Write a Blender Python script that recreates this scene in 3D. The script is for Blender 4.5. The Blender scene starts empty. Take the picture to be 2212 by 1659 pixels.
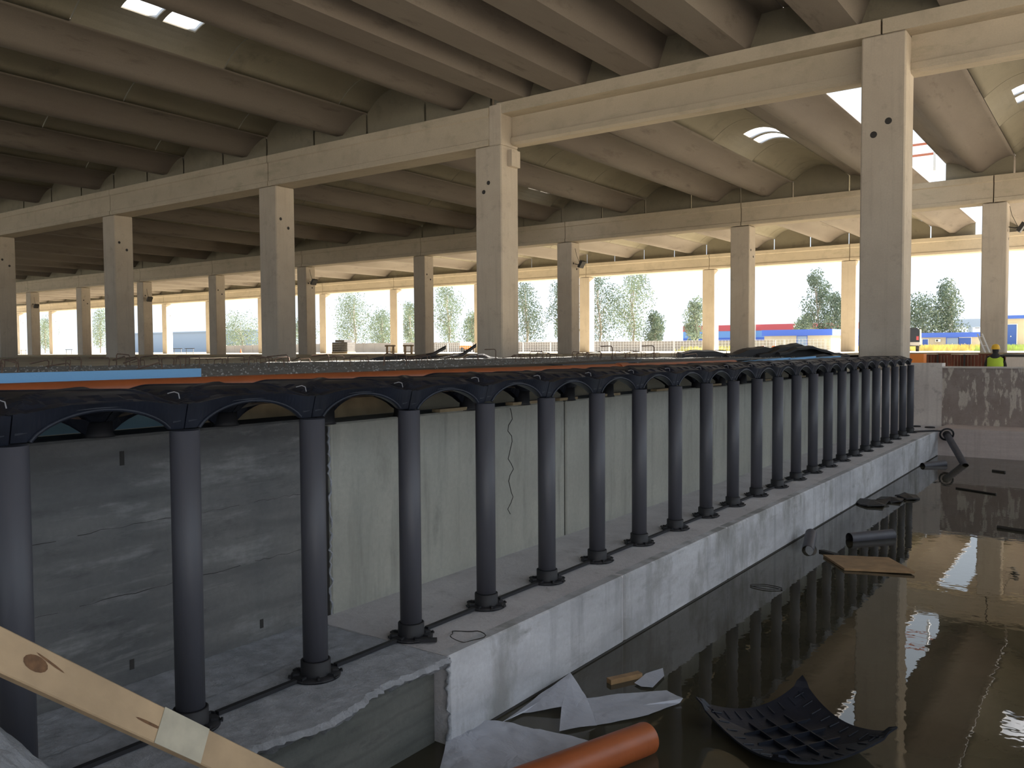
import bpy, bmesh, math, random
from mathutils import Vector, Matrix
random.seed(7)
S = bpy.context.scene
C = S.collection
# ---------------------------------------------------------------- camera, world, sun, exposure
F, YAW, PIT, ROL = 1822.3, 0.6245, 0.0406, -0.0056
fw = Vector((-math.sin(YAW)*math.cos(PIT), math.cos(YAW)*math.cos(PIT), -math.sin(PIT)))
rt = Vector((math.cos(YAW), math.sin(YAW), 0)); upv = rt.cross(fw)
r2 = rt*math.cos(ROL) + upv*math.sin(ROL); u2 = -rt*math.sin(ROL) + upv*math.cos(ROL)
cd = bpy.data.cameras.new('camera'); cam = bpy.data.objects.new('camera', cd); C.objects.link(cam)
M3 = Matrix((r2, u2, -fw)).transposed(); cam.matrix_world = M3.to_4x4()
cd.sensor_width = 36; cd.lens = 36*F/2212; cd.clip_end = 2000; cd.clip_start = 0.05
S.camera = cam
w = bpy.data.worlds.new('world'); S.world = w; w.use_nodes = True
bgn = w.node_tree.nodes['Background']; bgn.inputs[0].default_value = (0.80, 0.90, 1.0, 1); bgn.inputs[1].default_value = 1.5
sd = bpy.data.lights.new('sun', 'SUN'); sun = bpy.data.objects.new('sun', sd); C.objects.link(sun)
sd.energy = 42.0; sd.angle = math.radians(0.6); sd.color = (1.0, 0.94, 0.86)
sun.rotation_euler = Vector((0.30, 0.88, 0.47)).to_track_quat('Z', 'Y').to_euler()
sun.location = (30, 60, 60)
S.view_settings.view_transform = 'Standard'; S.view_settings.look = 'None'; S.view_settings.gamma = 1
S.view_settings.use_curve_mapping = False
S.view_settings.exposure = -0.06
S.cycles.max_bounces = 8; S.cycles.diffuse_bounces = 6; S.cycles.glossy_bounces = 4; S.cycles.transmission_bounces = 4
S.cycles.transparent_max_bounces = 6; S.cycles.use_denoising = True; S.cycles.sample_clamp_indirect = 6
S.cycles.caustics_reflective = False; S.cycles.caustics_refractive = False

# ---------------------------------------------------------------- helpers
def tag(o, label=None, cat=None, group=None, kind=None):
    if label: o['label'] = label
    if cat: o['category'] = cat
    if group: o['group'] = group
    if kind: o['kind'] = kind
    return o
def empty(name, loc=(0, 0, 0), rz=0):
    o = bpy.data.objects.new(name, None); C.objects.link(o); o.location = loc; o.rotation_euler = (0, 0, rz)
    o.empty_display_size = 0.1
    return o
def link(name, me, parent=None, loc=(0, 0, 0), rot=(0, 0, 0)):
    o = bpy.data.objects.new(name, me); C.objects.link(o); o.location = loc; o.rotation_euler = rot
    if parent: o.parent = parent
    return o
class MB:
    def __init__(s): s.v = []; s.f = []; s.sm = []
    def add(s, v, f, smooth=False):
        n = len(s.v); s.v += [tuple(p) for p in v]; s.f += [tuple(i+n for i in q) for q in f]; s.sm += [smooth]*len(f); return s
    def box(s, x0, x1, y0, y1, z0, z1):
        v = [(x, y, z) for x in (x0, x1) for y in (y0, y1) for z in (z0, z1)]
        return s.add(v, [(0, 1, 3, 2), (4, 6, 7, 5), (0, 4, 5, 1), (2, 3, 7, 6), (0, 2, 6, 4), (1, 5, 7, 3)])
    def obox(s, c, a, b, d):   # centre, three half vectors
        c, a, b, d = map(Vector, (c, a, b, d))
        v = [c + i*a + j*b + k*d for i in (-1, 1) for j in (-1, 1) for k in (-1, 1)]
        f = [(0, 1, 3, 2), (4, 6, 7, 5), (0, 4, 5, 1), (2, 3, 7, 6), (0, 2, 6, 4), (1, 5, 7, 3)]
        if a.cross(b).dot(d) < 0: f = [q[::-1] for q in f]
        return s.add(v, f)
    def ext(s, prof, x0, x1, axis='x'):   # closed profile extruded
        n = len(prof)
        if axis == 'x': v = [(x0, a, b) for a, b in prof] + [(x1, a, b) for a, b in prof]
        elif axis == 'y': v = [(a, x0, b) for a, b in prof] + [(a, x1, b) for a, b in prof]
        else: v = [(a, b, x0) for a, b in prof] + [(a, b, x1) for a, b in prof]
        f = [(i, (i+1) % n, n+(i+1) % n, n+i) for i in range(n)]
        return s.add(v, f + [tuple(range(n))[::-1], tuple(range(n, 2*n))])
    def tube(s, pts, r, n=8, closed=False, cap=True):
        pts = [Vector(p) for p in pts]; rs = r if isinstance(r, (list, tuple)) else [r]*len(pts)
        N = len(pts); V = []; Fc = []; prev = None
        for i, p in enumerate(pts):
            t = (pts[(i+1) % N] - pts[i-1]) if closed else (pts[min(i+1, N-1)] - pts[max(i-1, 0)])
            t = t.normalized() if t.length > 1e-9 else Vector((0, 0, 1))
            if prev is None: a = t.orthogonal().normalized()
            else:
                a = prev - t*prev.dot(t); a = a.normalized() if a.length > 1e-6 else t.orthogonal().normalized()
            prev = a; b = t.cross(a)
            for k in range(n):
                th = 2*math.pi*k/n; V.append(p + rs[i]*(math.cos(th)*a + math.sin(th)*b))
        for i in range(N if closed else N-1):
            j = (i+1) % N
            for k in range(n): Fc.append((i*n+k, i*n+(k+1) % n, j*n+(k+1) % n, j*n+k))
        s.add(V, Fc, True)
        if cap and not closed:
            s.add(V[:n], [tuple(range(n))[::-1]]); s.add(V[-n:], [tuple(range(n))])
        return s
    def lathe(s, prof, n=24, c=(0, 0, 0)):
        V = [(c[0]+r*math.cos(2*math.pi*k/n), c[1]+r*math.sin(2*math.pi*k/n), c[2]+z) for r, z in prof for k in range(n)]
        Fc = [(i*n+k, i*n+(k+1) % n, (i+1)*n+(k+1) % n, (i+1)*n+k) for i in range(len(prof)-1) for k in range(n)]
        return s.add(V, Fc, True)
    def me(s, name, mat):
        m = bpy.data.meshes.new(name); m.from_pydata([tuple(p) for p in s.v], [], s.f); m.update()
        m.polygons.foreach_set('use_smooth', s.sm)
        if mat: m.materials.append(mat)
        return m
    def build(s, name, mat, parent=None, loc=(0, 0, 0), rot=(0, 0, 0)):
        return link(name, s.me(name, mat), parent, loc, rot)
def bevel(o, wd=0.01, seg=1):
    m = o.modifiers.new('bevel', 'BEVEL'); m.width = wd; m.segments = seg; m.limit_method = 'ANGLE'; return o

# ---------------------------------------------------------------- materials
def pm(name, col, rough=0.6, metal=0.0, bump=0, bscale=20, var=0, vscale=5, spec=None, trans=0, stretch=(1, 1, 1)):
    m = bpy.data.materials.new(name); m.use_nodes = True; nt = m.node_tree; b = nt.nodes['Principled BSDF']
    b.inputs['Base Color'].default_value = (*col, 1); b.inputs['Roughness'].default_value = rough; b.inputs['Metallic'].default_value = metal
    if spec is not None: b.inputs['Specular IOR Level'].default_value = spec
    tc = nt.nodes.new('ShaderNodeNewGeometry'); mp = nt.nodes.new('ShaderNodeMapping'); mp.inputs['Scale'].default_value = stretch
    nt.links.new(tc.outputs['Position'], mp.inputs['Vector'])
    if var:
        n = nt.nodes.new('ShaderNodeTexNoise'); n.inputs['Scale'].default_value = vscale; n.inputs['Detail'].default_value = 5
        nt.links.new(mp.outputs[0], n.inputs['Vector'])
        r = nt.nodes.new('ShaderNodeMapRange'); r.inputs['From Min'].default_value = .3; r.inputs['From Max'].default_value = .7
        r.inputs['To Min'].default_value = 1-var; r.inputs['To Max'].default_value = 1+var; nt.links.new(n.outputs['Fac'], r.inputs['Value'])
        mx = nt.nodes.new('ShaderNodeVectorMath'); mx.operation = 'SCALE'; mx.inputs[0].default_value = col
        nt.links.new(r.outputs[0], mx.inputs['Scale']); nt.links.new(mx.outputs[0], b.inputs['Base Color'])
    if bump:
        n = nt.nodes.new('ShaderNodeTexNoise'); n.inputs['Scale'].default_value = bscale; n.inputs['Detail'].default_value = 6
        nt.links.new(mp.outputs[0], n.inputs['Vector'])
        bp = nt.nodes.new('ShaderNodeBump'); bp.inputs['Strength'].default_value = bump; bp.inputs['Distance'].default_value = .02
        nt.links.new(n.outputs['Fac'], bp.inputs['Height']); nt.links.new(bp.outputs[0], b.inputs['Normal'])
    return m
def concrete(name, c1, c2, dark=None, scale=0.8, stretch=(1, 1, 1), streak=0.0, sstretch=(6, 6, .35), board=0, bump=.35, bscale=14, blotch=None, bl_scale=1.5, bl_lo=.55, bl_hi=.6, bl_stretch=(1, 1, 1)):
    m = bpy.data.materials.new(name); m.use_nodes = True; nt = m.node_tree; L = nt.links.new; b = nt.nodes['Principled BSDF']
    b.inputs['Roughness'].default_value = .88; b.inputs['Specular IOR Level'].default_value = .25
    g = nt.nodes.new('ShaderNodeNewGeometry')
    def mapping(sc):
        mp = nt.nodes.new('ShaderNodeMapping'); mp.inputs['Scale'].default_value = sc; L(g.outputs['Position'], mp.inputs['Vector']); return mp.outputs[0]
    def noise(sc, st, det=6, rough=.6):
        n = nt.nodes.new('ShaderNodeTexNoise'); n.inputs['Scale'].default_value = sc; n.inputs['Detail'].default_value = det
        n.inputs['Roughness'].default_value = rough; L(mapping(st), n.inputs['Vector']); return n.outputs['Fac']
    def rng(x, a, bb, c=0, d=1):
        r = nt.nodes.new('ShaderNodeMapRange'); r.inputs['From Min'].default_value = a; r.inputs['From Max'].default_value = bb
        r.inputs['To Min'].default_value = c; r.inputs['To Max'].default_value = d; L(x, r.inputs['Value']); return r.outputs[0]
    def mix(fac, a, bb, mode='MIX'):
        x = nt.nodes.new('ShaderNodeMix'); x.data_type = 'RGBA'; x.blend_type = mode
        if isinstance(fac, float): x.inputs['Factor'].default_value = fac
        else: L(fac, x.inputs['Factor'])
        for k, q in (('A', a), ('B', bb)):
            s = [i for i in x.inputs if i.name == k and i.type == 'RGBA'][0]
            if isinstance(q, tuple): s.default_value = (*q, 1)
            else: L(q, s)
        return [o for o in x.outputs if o.type == 'RGBA'][0]
    col = mix(rng(noise(scale, stretch), .36, .66), c1, c2)
    if dark:
        col = mix(rng(noise(scale*2.7, stretch, 8, .7), .56, .74, 0, .85), col, dark)
    if streak:
        col = mix(rng(noise(1.6, sstretch, 5), .52, .72, 0, streak), col, tuple(x*.55 for x in c1))
    if board:
        wv = nt.nodes.new('ShaderNodeTexWave'); wv.bands_direction = 'Z'; wv.inputs['Scale'].default_value = board; wv.inputs['Distortion'].default_value = 3.5
        wv.inputs['Detail'].default_value = 3; wv.inputs['Detail Scale'].default_value = .6; L(mapping((1, 1, 1)), wv.inputs['Vector'])
        col = mix(rng(wv.outputs['Fac'], .0, .2, .28, 0), col, tuple(x*.6 for x in c1))
        col = mix(rng(noise(1.8, (1, .35, 5), 7, .7), .6, .72, 0, .55), col, tuple(min(1, x*1.5) for x in c2))
    if blotch:
        col = mix(rng(noise(bl_scale, bl_stretch, 8, .62), bl_lo, bl_hi), col, blotch)
    col = mix(rng(noise(30, (1, 1, 1), 4), .3, .7, 0, .25), col, tuple(x*.7 for x in c1))
    L(col, b.inputs['Base Color'])
    bp = nt.nodes.new('ShaderNodeBump'); bp.inputs['Strength'].default_value = bump; bp.inputs['Distance'].default_value = .015
    L(noise(bscale, (1, 1, 1), 8, .7), bp.inputs['Height']); L(bp.outputs[0], b.inputs['Normal'])
    return m
M = {}
_conc = concrete
def concrete(name, c1, c2, dark=None, k=1.0, **kw):
    sc = lambda c: tuple(a*k for a in c) if c else None
    return _conc(name, sc(c1), sc(c2), dark=sc(dark), **kw)
M['col'] = concrete('column_concrete', k=0.99, c1=(.52, .45, .37), c2=(.60, .53, .44), dark=(.40, .34, .28), scale=.9, streak=.25, bump=.15)
M['beam'] = concrete('beam_concrete', k=0.92, c1=(.54, .47, .37), c2=(.62, .54, .43), dark=(.40, .36, .27), scale=.7, stretch=(.5, 1, 1.5), streak=.3, sstretch=(1.2, 4, 1), bump=.15)
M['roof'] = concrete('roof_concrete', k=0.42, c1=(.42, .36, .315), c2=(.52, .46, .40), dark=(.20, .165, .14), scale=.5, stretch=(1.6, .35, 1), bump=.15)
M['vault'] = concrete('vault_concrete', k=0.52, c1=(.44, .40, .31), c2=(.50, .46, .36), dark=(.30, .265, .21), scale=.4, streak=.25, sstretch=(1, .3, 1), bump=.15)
M['floor'] = concrete('floor_concrete', k=1.25, c1=(.42, .37, .27), c2=(.52, .46, .34), scale=.2, bump=.2)
M['soil'] = concrete('dusty_soil', (.52, .46, .36), (.62, .55, .44), scale=.06, bump=.5, bscale=3)
M['wallA'] = concrete('old_wall_concrete', k=0.95, c1=(.15, .152, .155), c2=(.24, .24, .235), dark=(.10, .10, .105), scale=1.6, stretch=(1, .6, 2.4), board=1.3, bump=.6, blotch=(.30, .30, .30), bl_scale=2.1, bl_lo=.565, bl_hi=.68, bl_stretch=(1, .7, 3.4))
M['wallB'] = concrete('smooth_wall_concrete', k=1.05, c1=(.36, .36, .32), c2=(.46, .46, .41), dark=(.28, .28, .25), scale=1.2, stretch=(1, 1.2, .6), streak=.5, sstretch=(5, 5, .5), bump=.3)
M['ledge'] = concrete('ledge_top_concrete', (.60, .58, .60), (.74, .72, .74), dark=(.44, .425, .43), scale=2.2, bump=.7, bscale=30)
M['ledgeface'] = concrete('ledge_face_concrete', (.44, .445, .47), (.70, .71, .75), dark=(.28, .28, .28), scale=1.3, stretch=(1, .5, 1.6), streak=.6, sstretch=(4, 4, .4), bump=.5, blotch=(.33, .33, .325), bl_scale=1.1, bl_lo=.52, bl_hi=.62, bl_stretch=(1, 1.3, .7))
M['rough'] = concrete('rough_concrete', (.44, .46, .50), (.66, .68, .74), dark=(.30, .31, .33), scale=9, bump=1.0, bscale=90)
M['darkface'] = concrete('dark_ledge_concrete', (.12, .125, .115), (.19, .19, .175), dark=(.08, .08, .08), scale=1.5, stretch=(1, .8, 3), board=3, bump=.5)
M['cross'] = concrete('cross_wall_concrete', (.30, .245, .22), (.39, .33, .30), dark=(.25, .20, .18), scale=2, bump=.4, blotch=(.62, .56, .49), bl_scale=1.9, bl_lo=.53, bl_hi=.56, bl_stretch=(2.6, 1, .8))
M['crosslow'] = concrete('cross_ledge_concrete', (.58, .49, .46), (.68, .59, .55), scale=2, stretch=(.5, 1, 4), streak=.3, bump=.4)
M['plain'] = concrete('corner_concrete', (.64, .58, .54), (.74, .68, .63), dark=(.31, .28, .26), scale=1.5, streak=.3, bump=.25)
M['seam'] = pm('dark_joint', (.045, .042, .04), .95)  # flat near-black for joints, holes, cracks and thin strips
M['gravel'] = concrete('gravel_fill', (.24, .235, .22), (.40, .39, .365), dark=(.12, .115, .11), scale=9, bump=1.0, bscale=60)
M['pipe'] = pm('grey_pvc', (.075, .076, .092), .5, bump=.05, bscale=3, var=.12, vscale=2, stretch=(6, 6, .5))
M['dome'] = pm('navy_black_plastic', (.014, .017, .027), .40, bump=.05, bscale=18, var=.3, vscale=6, spec=.32)
M['foot'] = pm('black_plastic', (.018, .018, .022), .6)
M['orange'] = pm('orange_pvc', (.36, .095, .028), .42, var=.12, vscale=4, bump=.08, bscale=25)
M['blue'] = pm('blue_foam', (.22, .47, .78), .8, bump=.1, bscale=60)
M['bluedull'] = pm('grey_blue_foam', (.20, .34, .42), .8)
M['steel'] = pm('rusty_rebar', (.16, .10, .07), .8, var=.3, vscale=30)
M['dsteel'] = pm('dark_steel', (.06, .055, .05), .6, .5)
M['mat'] = pm('black_sheet', (.022, .021, .022), .55, bump=.4, bscale=6)
M['wood'] = pm('pale_timber', (.50, .36, .22), .75, var=.22, vscale=4, stretch=(2, 1, 1), bump=.2, bscale=20)
M['woodb'] = pm('batten_timber', (.36, .28, .17), .8, var=.2, vscale=8)
M['panelwood'] = pm('wet_board', (.30, .185, .09), .5, var=.25, vscale=9)
M['clip'] = pm('pale_tie', (.32, .32, .34), .5)
M['leaf'] = pm('hazed_leaf', (.22, .27, .19), .7, var=.35, vscale=.6)  # green paled and greyed, distance haze put into the leaf colour
M['leafd'] = pm('mid_leaf', (.13, .17, .12), .7, var=.35, vscale=.6)
M['bark'] = pm('bark', (.25, .22, .18), .9)
M['bluep'] = pm('blue_paint', (.05, .13, .55), .5)
M['bluep2'] = pm('light_blue_cladding', (.12, .28, .62), .5)
M['redp'] = pm('faded_red_cladding', (.42, .07, .09), .6)
M['cream'] = pm('cream_wall', (.60, .52, .38), .8, var=.06, vscale=1)
M['bluedoor'] = pm('blue_door', (.04, .11, .42), .5)
M['shed'] = pm('pale_blue_cladding', (.30, .38, .50), .7)
M['fence'] = pm('fence_concrete', (.36, .32, .28), .9, var=.12, vscale=.4)
M['wirem'] = pm('galvanised_wire', (.45, .45, .45), .5, .4)
M['white'] = pm('white_paint', (.75, .75, .73), .5)
M['glass'] = pm('dark_glass', (.02, .02, .022), .08)
M['yellow'] = pm('yellow_plastic', (.70, .42, .03), .45)
M['hivis'] = pm('hi_vis_fabric', (.42, .60, .05), .8)
M['reflect'] = pm('silver_strip', (.75, .78, .7), .4)
M['cloth'] = pm('dark_cloth', (.025, .023, .025), .9)
M['skin'] = pm('skin', (.42, .25, .17), .6)
M['shutter'] = pm('red_shuttering', (.20, .06, .035), .75, var=.4, vscale=5, stretch=(1, 1, .4))
M['ply'] = pm('brown_ply', (.22, .14, .09), .8, var=.3, vscale=4)
M['grass'] = pm('yellow_grass', (.50, .42, .15), .9, var=.3, vscale=.8)
M['weed'] = pm('green_weeds', (.30, .38, .12), .9, var=.3, vscale=.8)
M['amber'] = pm('amber_paint', (.85, .26, .04), .5)
M['block'] = pm('grey_blocks', (.10, .095, .09), .85, var=.2, vscale=3)
M['rail'] = pm('red_oxide_rail', (.55, .20, .12), .6)
# translucent skylight pane
m = bpy.data.materials.new('skylight_pane'); m.use_nodes = True; nt = m.node_tree
for n in list(nt.nodes):
    if n.type != 'OUTPUT_MATERIAL': nt.nodes.remove(n)
out = nt.nodes[0]; a = nt.nodes.new('ShaderNodeBsdfTranslucent'); a.inputs[0].default_value = (.95, .95, 1, 1)
tb = nt.nodes.new('ShaderNodeBsdfTransparent'); mx = nt.nodes.new('ShaderNodeMixShader'); mx.inputs[0].default_value = .45
nt.links.new(a.outputs[0], mx.inputs[1]); nt.links.new(tb.outputs[0], mx.inputs[2]); nt.links.new(mx.outputs[0], out.inputs[0]); M['pane'] = m
# plastic film
m = bpy.data.materials.new('plastic_film'); m.use_nodes = True; nt = m.node_tree; b = nt.nodes['Principled BSDF']
b.inputs['Base Color'].default_value = (.56, .59, .68, 1); b.inputs['Roughness'].default_value = .35; b.inputs['Alpha'].default_value = .85
n = nt.nodes.new('ShaderNodeTexNoise'); n.inputs['Scale'].default_value = 7; n.inputs['Detail'].default_value = 4
g = nt.nodes.new('ShaderNodeNewGeometry'); nt.links.new(g.outputs['Position'], n.inputs['Vector'])
bp = nt.nodes.new('ShaderNodeBump'); bp.inputs['Strength'].default_value = .6; bp.inputs['Distance'].default_value = .04; nt.links.new(n.outputs['Fac'], bp.inputs['Height']); nt.links.new(bp.outputs[0], b.inputs['Normal'])
M['film'] = m
# murky water
m = bpy.data.materials.new('murky_water'); m.use_nodes = True; nt = m.node_tree; b = nt.nodes['Principled BSDF']; L = nt.links.new
b.inputs['Roughness'].default_value = .015; b.inputs['IOR'].default_value = 1.36
g = nt.nodes.new('ShaderNodeNewGeometry')
n = nt.nodes.new('ShaderNodeTexNoise'); n.inputs['Scale'].default_value = .9; n.inputs['Detail'].default_value = 5; L(g.outputs['Position'], n.inputs['Vector'])
cr = nt.nodes.new('ShaderNodeValToRGB'); cr.color_ramp.elements[0].position = .35; cr.color_ramp.elements[1].position = .7
cr.color_ramp.elements[0].color = (.035, .031, .020, 1); cr.color_ramp.elements[1].color = (.065, .060, .042, 1); L(n.outputs['Fac'], cr.inputs[0]); L(cr.outputs[0], b.inputs['Base Color'])
mp = nt.nodes.new('ShaderNodeMapping'); mp.inputs['Scale'].default_value = (1, 1, 1); L(g.outputs['Position'], mp.inputs[0])
n2 = nt.nodes.new('ShaderNodeTexNoise'); n2.inputs['Scale'].default_value = 7; n2.inputs['Detail'].default_value = 2; L(mp.outputs[0], n2.inputs['Vector'])
bp = nt.nodes.new('ShaderNodeBump'); bp.inputs['Strength'].default_value = .03; bp.inputs['Distance'].default_value = .02; L(n2.outputs['Fac'], bp.inputs['Height']); L(bp.outputs[0], b.inputs['Normal'])
M['water'] = m

# ---------------------------------------------------------------- ground, floor, pit
FZ = -0.25
g_ = MB()
for x0, x1, y0, y1 in ((-420, -132, -60, 330), (-132, -4.6, -60, -1), (-132, -4.6, 58, 330), (-4.6, 300, 33.4, 330), (9, 300, -60, 33.4), (-4.6, 9, -60, -6)):
    g_.box(x0, x1, y0, y1, FZ-.5, FZ-.02)
tag(g_.build('ground', M['soil']), 'dusty beige ground around the open hall', kind='structure')
fl = MB().box(-132, -4.6, -1, 19.85, FZ-.5, FZ).box(-132, -7.2, 19.85, 33.4, FZ-.5, FZ).box(-132, -4.6, 33.4, 58, FZ-.5, FZ)
tag(fl.build('floor', M['floor']), 'bare concrete floor of the hall beyond the deck', kind='structure')
ZL, ZW = -1.65, -2.14
# side wall in cast segments, joints recessed
wl = empty('wall_left'); tag(wl, kind='structure')
segs = [(-6, 3.53, 'wallA', -.41), (3.57, 6.3, 'wallB', -.45), (6.33, 9.63, 'wallB', -.45), (9.66, 13.1, 'wallB', -.46), (13.13, 18.45, 'wallB', -.46)]
for a0, a1, mt, zt in segs:
    o = MB().box(-4.27, -3.97, a0, a1, -2.4, zt).build('wall_panel', M[mt], wl)
    bevel(o, .012)
MB().box(-4.27, -3.99, 3.5, 18.4, -2.4, -.47).build('joint_filler', M['seam'], wl)
# tie holes in the old wall
th = MB()
for y, z, w_, h_ in ((2.226, -.522, .022, .07), (2.252, -1.557, .022, .05), (3.036, -1.563, .022, .05), (1.5, -.9, .02, .05)):
    th.box(-3.972, -3.9665, y-w_/2, y+w_/2, z-h_/2, z+h_/2)
th.build('tie_hole', M['seam'], wl)
# crack lines as thin recess strips
ck = MB()
for y0 in (5.48, 7.7):
    pts = [(-3.9695, y0+.03*math.sin(k*1.3)+.012*math.sin(k*4.1), -.47-.045*k) for k in range(20 if y0 < 6 else 14)]
    ck.tube(pts, .004, 4)
ck.build('crack', M['seam'], wl)
fl_ = MB(); random.seed(8)
for z0 in (-.86, -1.2):
    for y0, y1 in ((.6, 1.9), (2.0, 2.9), (3.0, 3.5)):
        fl_.tube([(-3.9695, y0+(y1-y0)*k/16, z0+.05*(y0-2)*.1+random.uniform(-.006, .006)) for k in range(17)], [random.uniform(.0005, .0022) for k in range(17)], 4)
fl_.build('board_line', M['seam'], wl)
# jagged joint bead between the two casts
jb = MB(); random.seed(3)
jb.tube([(-3.967+random.uniform(-.002, .006), 3.56+random.uniform(-.012, .012), -.47-.024*k) for k in range(50)], [random.uniform(.003, .010) for k in range(50)], 5)
jb.build('joint_bead', M['rough'], wl)
# ledge: far casts and near cast
lg = empty('wall_ledge'); tag(lg, 'concrete ledge that carries the row of grey pipes', kind='structure')
js = [3.42, 5.41, 7.42, 9.37, 11.3, 13.3, 15.9, 18.46]
for a0, a1 in zip(js[:-1], js[1:]):
    o = MB().box(-3.0, -2.90, a0+.012, a1-.012, -2.4, ZL+.002).build('ledge_panel', M['ledgeface'], lg); bevel(o, .012)
MB().box(-3.975, -2.915, 3.43, 18.46, -2.4, ZL).build('ledge_top', M['ledge'], lg)
# near cast: rough crumbled top, dark face set back
random.seed(11)
nx, ny = 40, 190; V = []; Fc = []
for j in range(ny+1):
    y = -6 + (3.42+6)*(j/ny)**.55 if False else (-1.2 + 4.62*j/ny)
    edge = -2.87 + .035*math.sin(y*3.1) + .03*math.sin(y*7.7+1) + random.uniform(-.014, .014)
    for i in range(nx+1):
        x = -3.972 + (edge+3.972)*i/nx
        V.append((x, y, ZL - .004 + random.uniform(-.002, .002) + (.006 if i > nx*.4 else 0) - (.02 if i == nx else 0)))
for j in range(ny):
    for i in range(nx): k = j*(nx+1)+i; Fc.append((k, k+1, k+nx+2, k+nx+1))
n0 = len(V)
for j in range(ny+1):
    e = V[j*(nx+1)+nx]; V.append((e[0]-.06-random.uniform(0, .03), e[1], ZL-.05-random.uniform(0, .03)))
for j in range(ny): Fc.append((j*(nx+1)+nx, n0+j, n0+j+1, (j+1)*(nx+1)+nx))
MB().add(V, Fc).build('rough_ledge_top', M['rough'], lg)
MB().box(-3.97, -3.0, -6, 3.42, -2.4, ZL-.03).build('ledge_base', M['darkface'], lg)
bb = MB(); random.seed(5)
bb.tube([(-2.905+random.uniform(-.012, .012), 3.425+random.uniform(-.01, .01), ZL-.01-.02*k) for k in range(26)], [random.uniform(.004, .013) for k in range(26)], 5)
bb.build('joint_bead', M['rough'], lg)
# far cross wall
cw = empty('wall_back'); tag(cw, 'stained concrete wall closing the far end of the pit', kind='structure')
MB().box(-2.9, 9, 18.48, 19.5, -2.4, -1.6).build('back_ledge', M['crosslow'], cw)
MB().box(-3.0, 9, 19.5, 19.85, -2.4, -.43).build('stained_panel', M['cross'], cw)
MB().box(-3.0, 9, 19.47, 19.87, -.43, -.40).build('coping', M['plain'], cw)
MB().box(-4.9, -3.0, 19.46, 19.88, -2.4, -.33).build('corner_panel', M['plain'], cw)
MB().box(-3.97, -2.9, 18.46, 19.46, -2.4, ZL+.01).build('corner_ledge', M['ledge'], cw)
MB().box(-4.9, -3.97, 18.46, 19.46, -2.4, -.46).build('corner_block', M['plain'], cw)
tag(MB().box(8.6, 9, -6, 33.4, -2.6, -.27).build('wall_right', M['wallB']), kind='structure')
tag(MB().box(-2.95, 8.6, -6, 18.5, -2.7, -2.5).build('pit_floor', M['darkface']), kind='structure')
tag(MB().box(-2.99, 8.6, -6, .7, -2.6, -1.5).build('near_platform', M['ledge']), kind='structure')
wt = MB().add([(-3.02, -2, ZW), (8.6, -2, ZW), (8.6, 18.5, ZW), (-3.02, 18.5, ZW)], [(0, 1, 2, 3)]).build('water', M['water'])
tag(wt, 'still murky brown water flooding the pit', 'water', kind='stuff')
# thin dark strip along the waterline
tag(MB().box(-2.905, -2.893, 3.43, 18.4, ZW-.02, ZW+.012).build('trim_1', M['seam']), kind='structure')
# low ground behind the cross wall
tag(MB().box(-7.2, 8.6, 19.88, 33.4, -2.2, -1.75).build('trench_floor', M['soil']), kind='structure')
tag(MB().box(-7.4, -7.2, 19.88, 33.4, -2.2, FZ).build('wall_trench', M['plain']), kind='structure')

# ---------------------------------------------------------------- columns and beams
ORD = ['', 'first', 'second', 'third', 'fourth', 'fifth', 'sixth', 'seventh', 'eighth', 'ninth', 'tenth', 'eleventh', 'twelfth', 'thirteenth', 'fourteenth', 'fifteenth', 'sixteenth', 'seventeenth', 'eighteenth', 'nineteenth', 'twentieth', 'twenty-first', 'twenty-second', 'twenty-third', 'twenty-fourth', 'twenty-fifth']
CX = [-4.48, -14.7, -24.2, -34.4, -44.9, -54.8, -64.4, -74.0, -83.2, -91.8, -100.8, -110, -119, -128.5]
rows = [(18.7, 'front'), (37.7, 'middle'), (56.8, 'back')]
def hole(b, x, y, z, n, r=.055):
    t = MB()
    ring = []
    for k in range(12):
        a = 2*math.pi*k/12
        ring.append((r*math.cos(a), r*math.sin(a)))
    if n == 'y': t.add([(x+p, y, z+q) for p, q in ring] + [(x+p*.9, y-.006, z+q*.9) for p, q in ring], [tuple(range(12, 24))[::-1]] + [(k, (k+1) % 12, 12+(k+1) % 12, 12+k) for k in range(12)])
    else: t.add([(x, y+p, z+q) for p, q in ring] + [(x+.006, y+p*.9, z+q*.9) for p, q in ring], [tuple(range(12, 24))] + [(k, 12+k, 12+(k+1) % 12, (k+1) % 12) for k in range(12)])
    t.build('dowel_hole', M['seam'], b)
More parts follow.
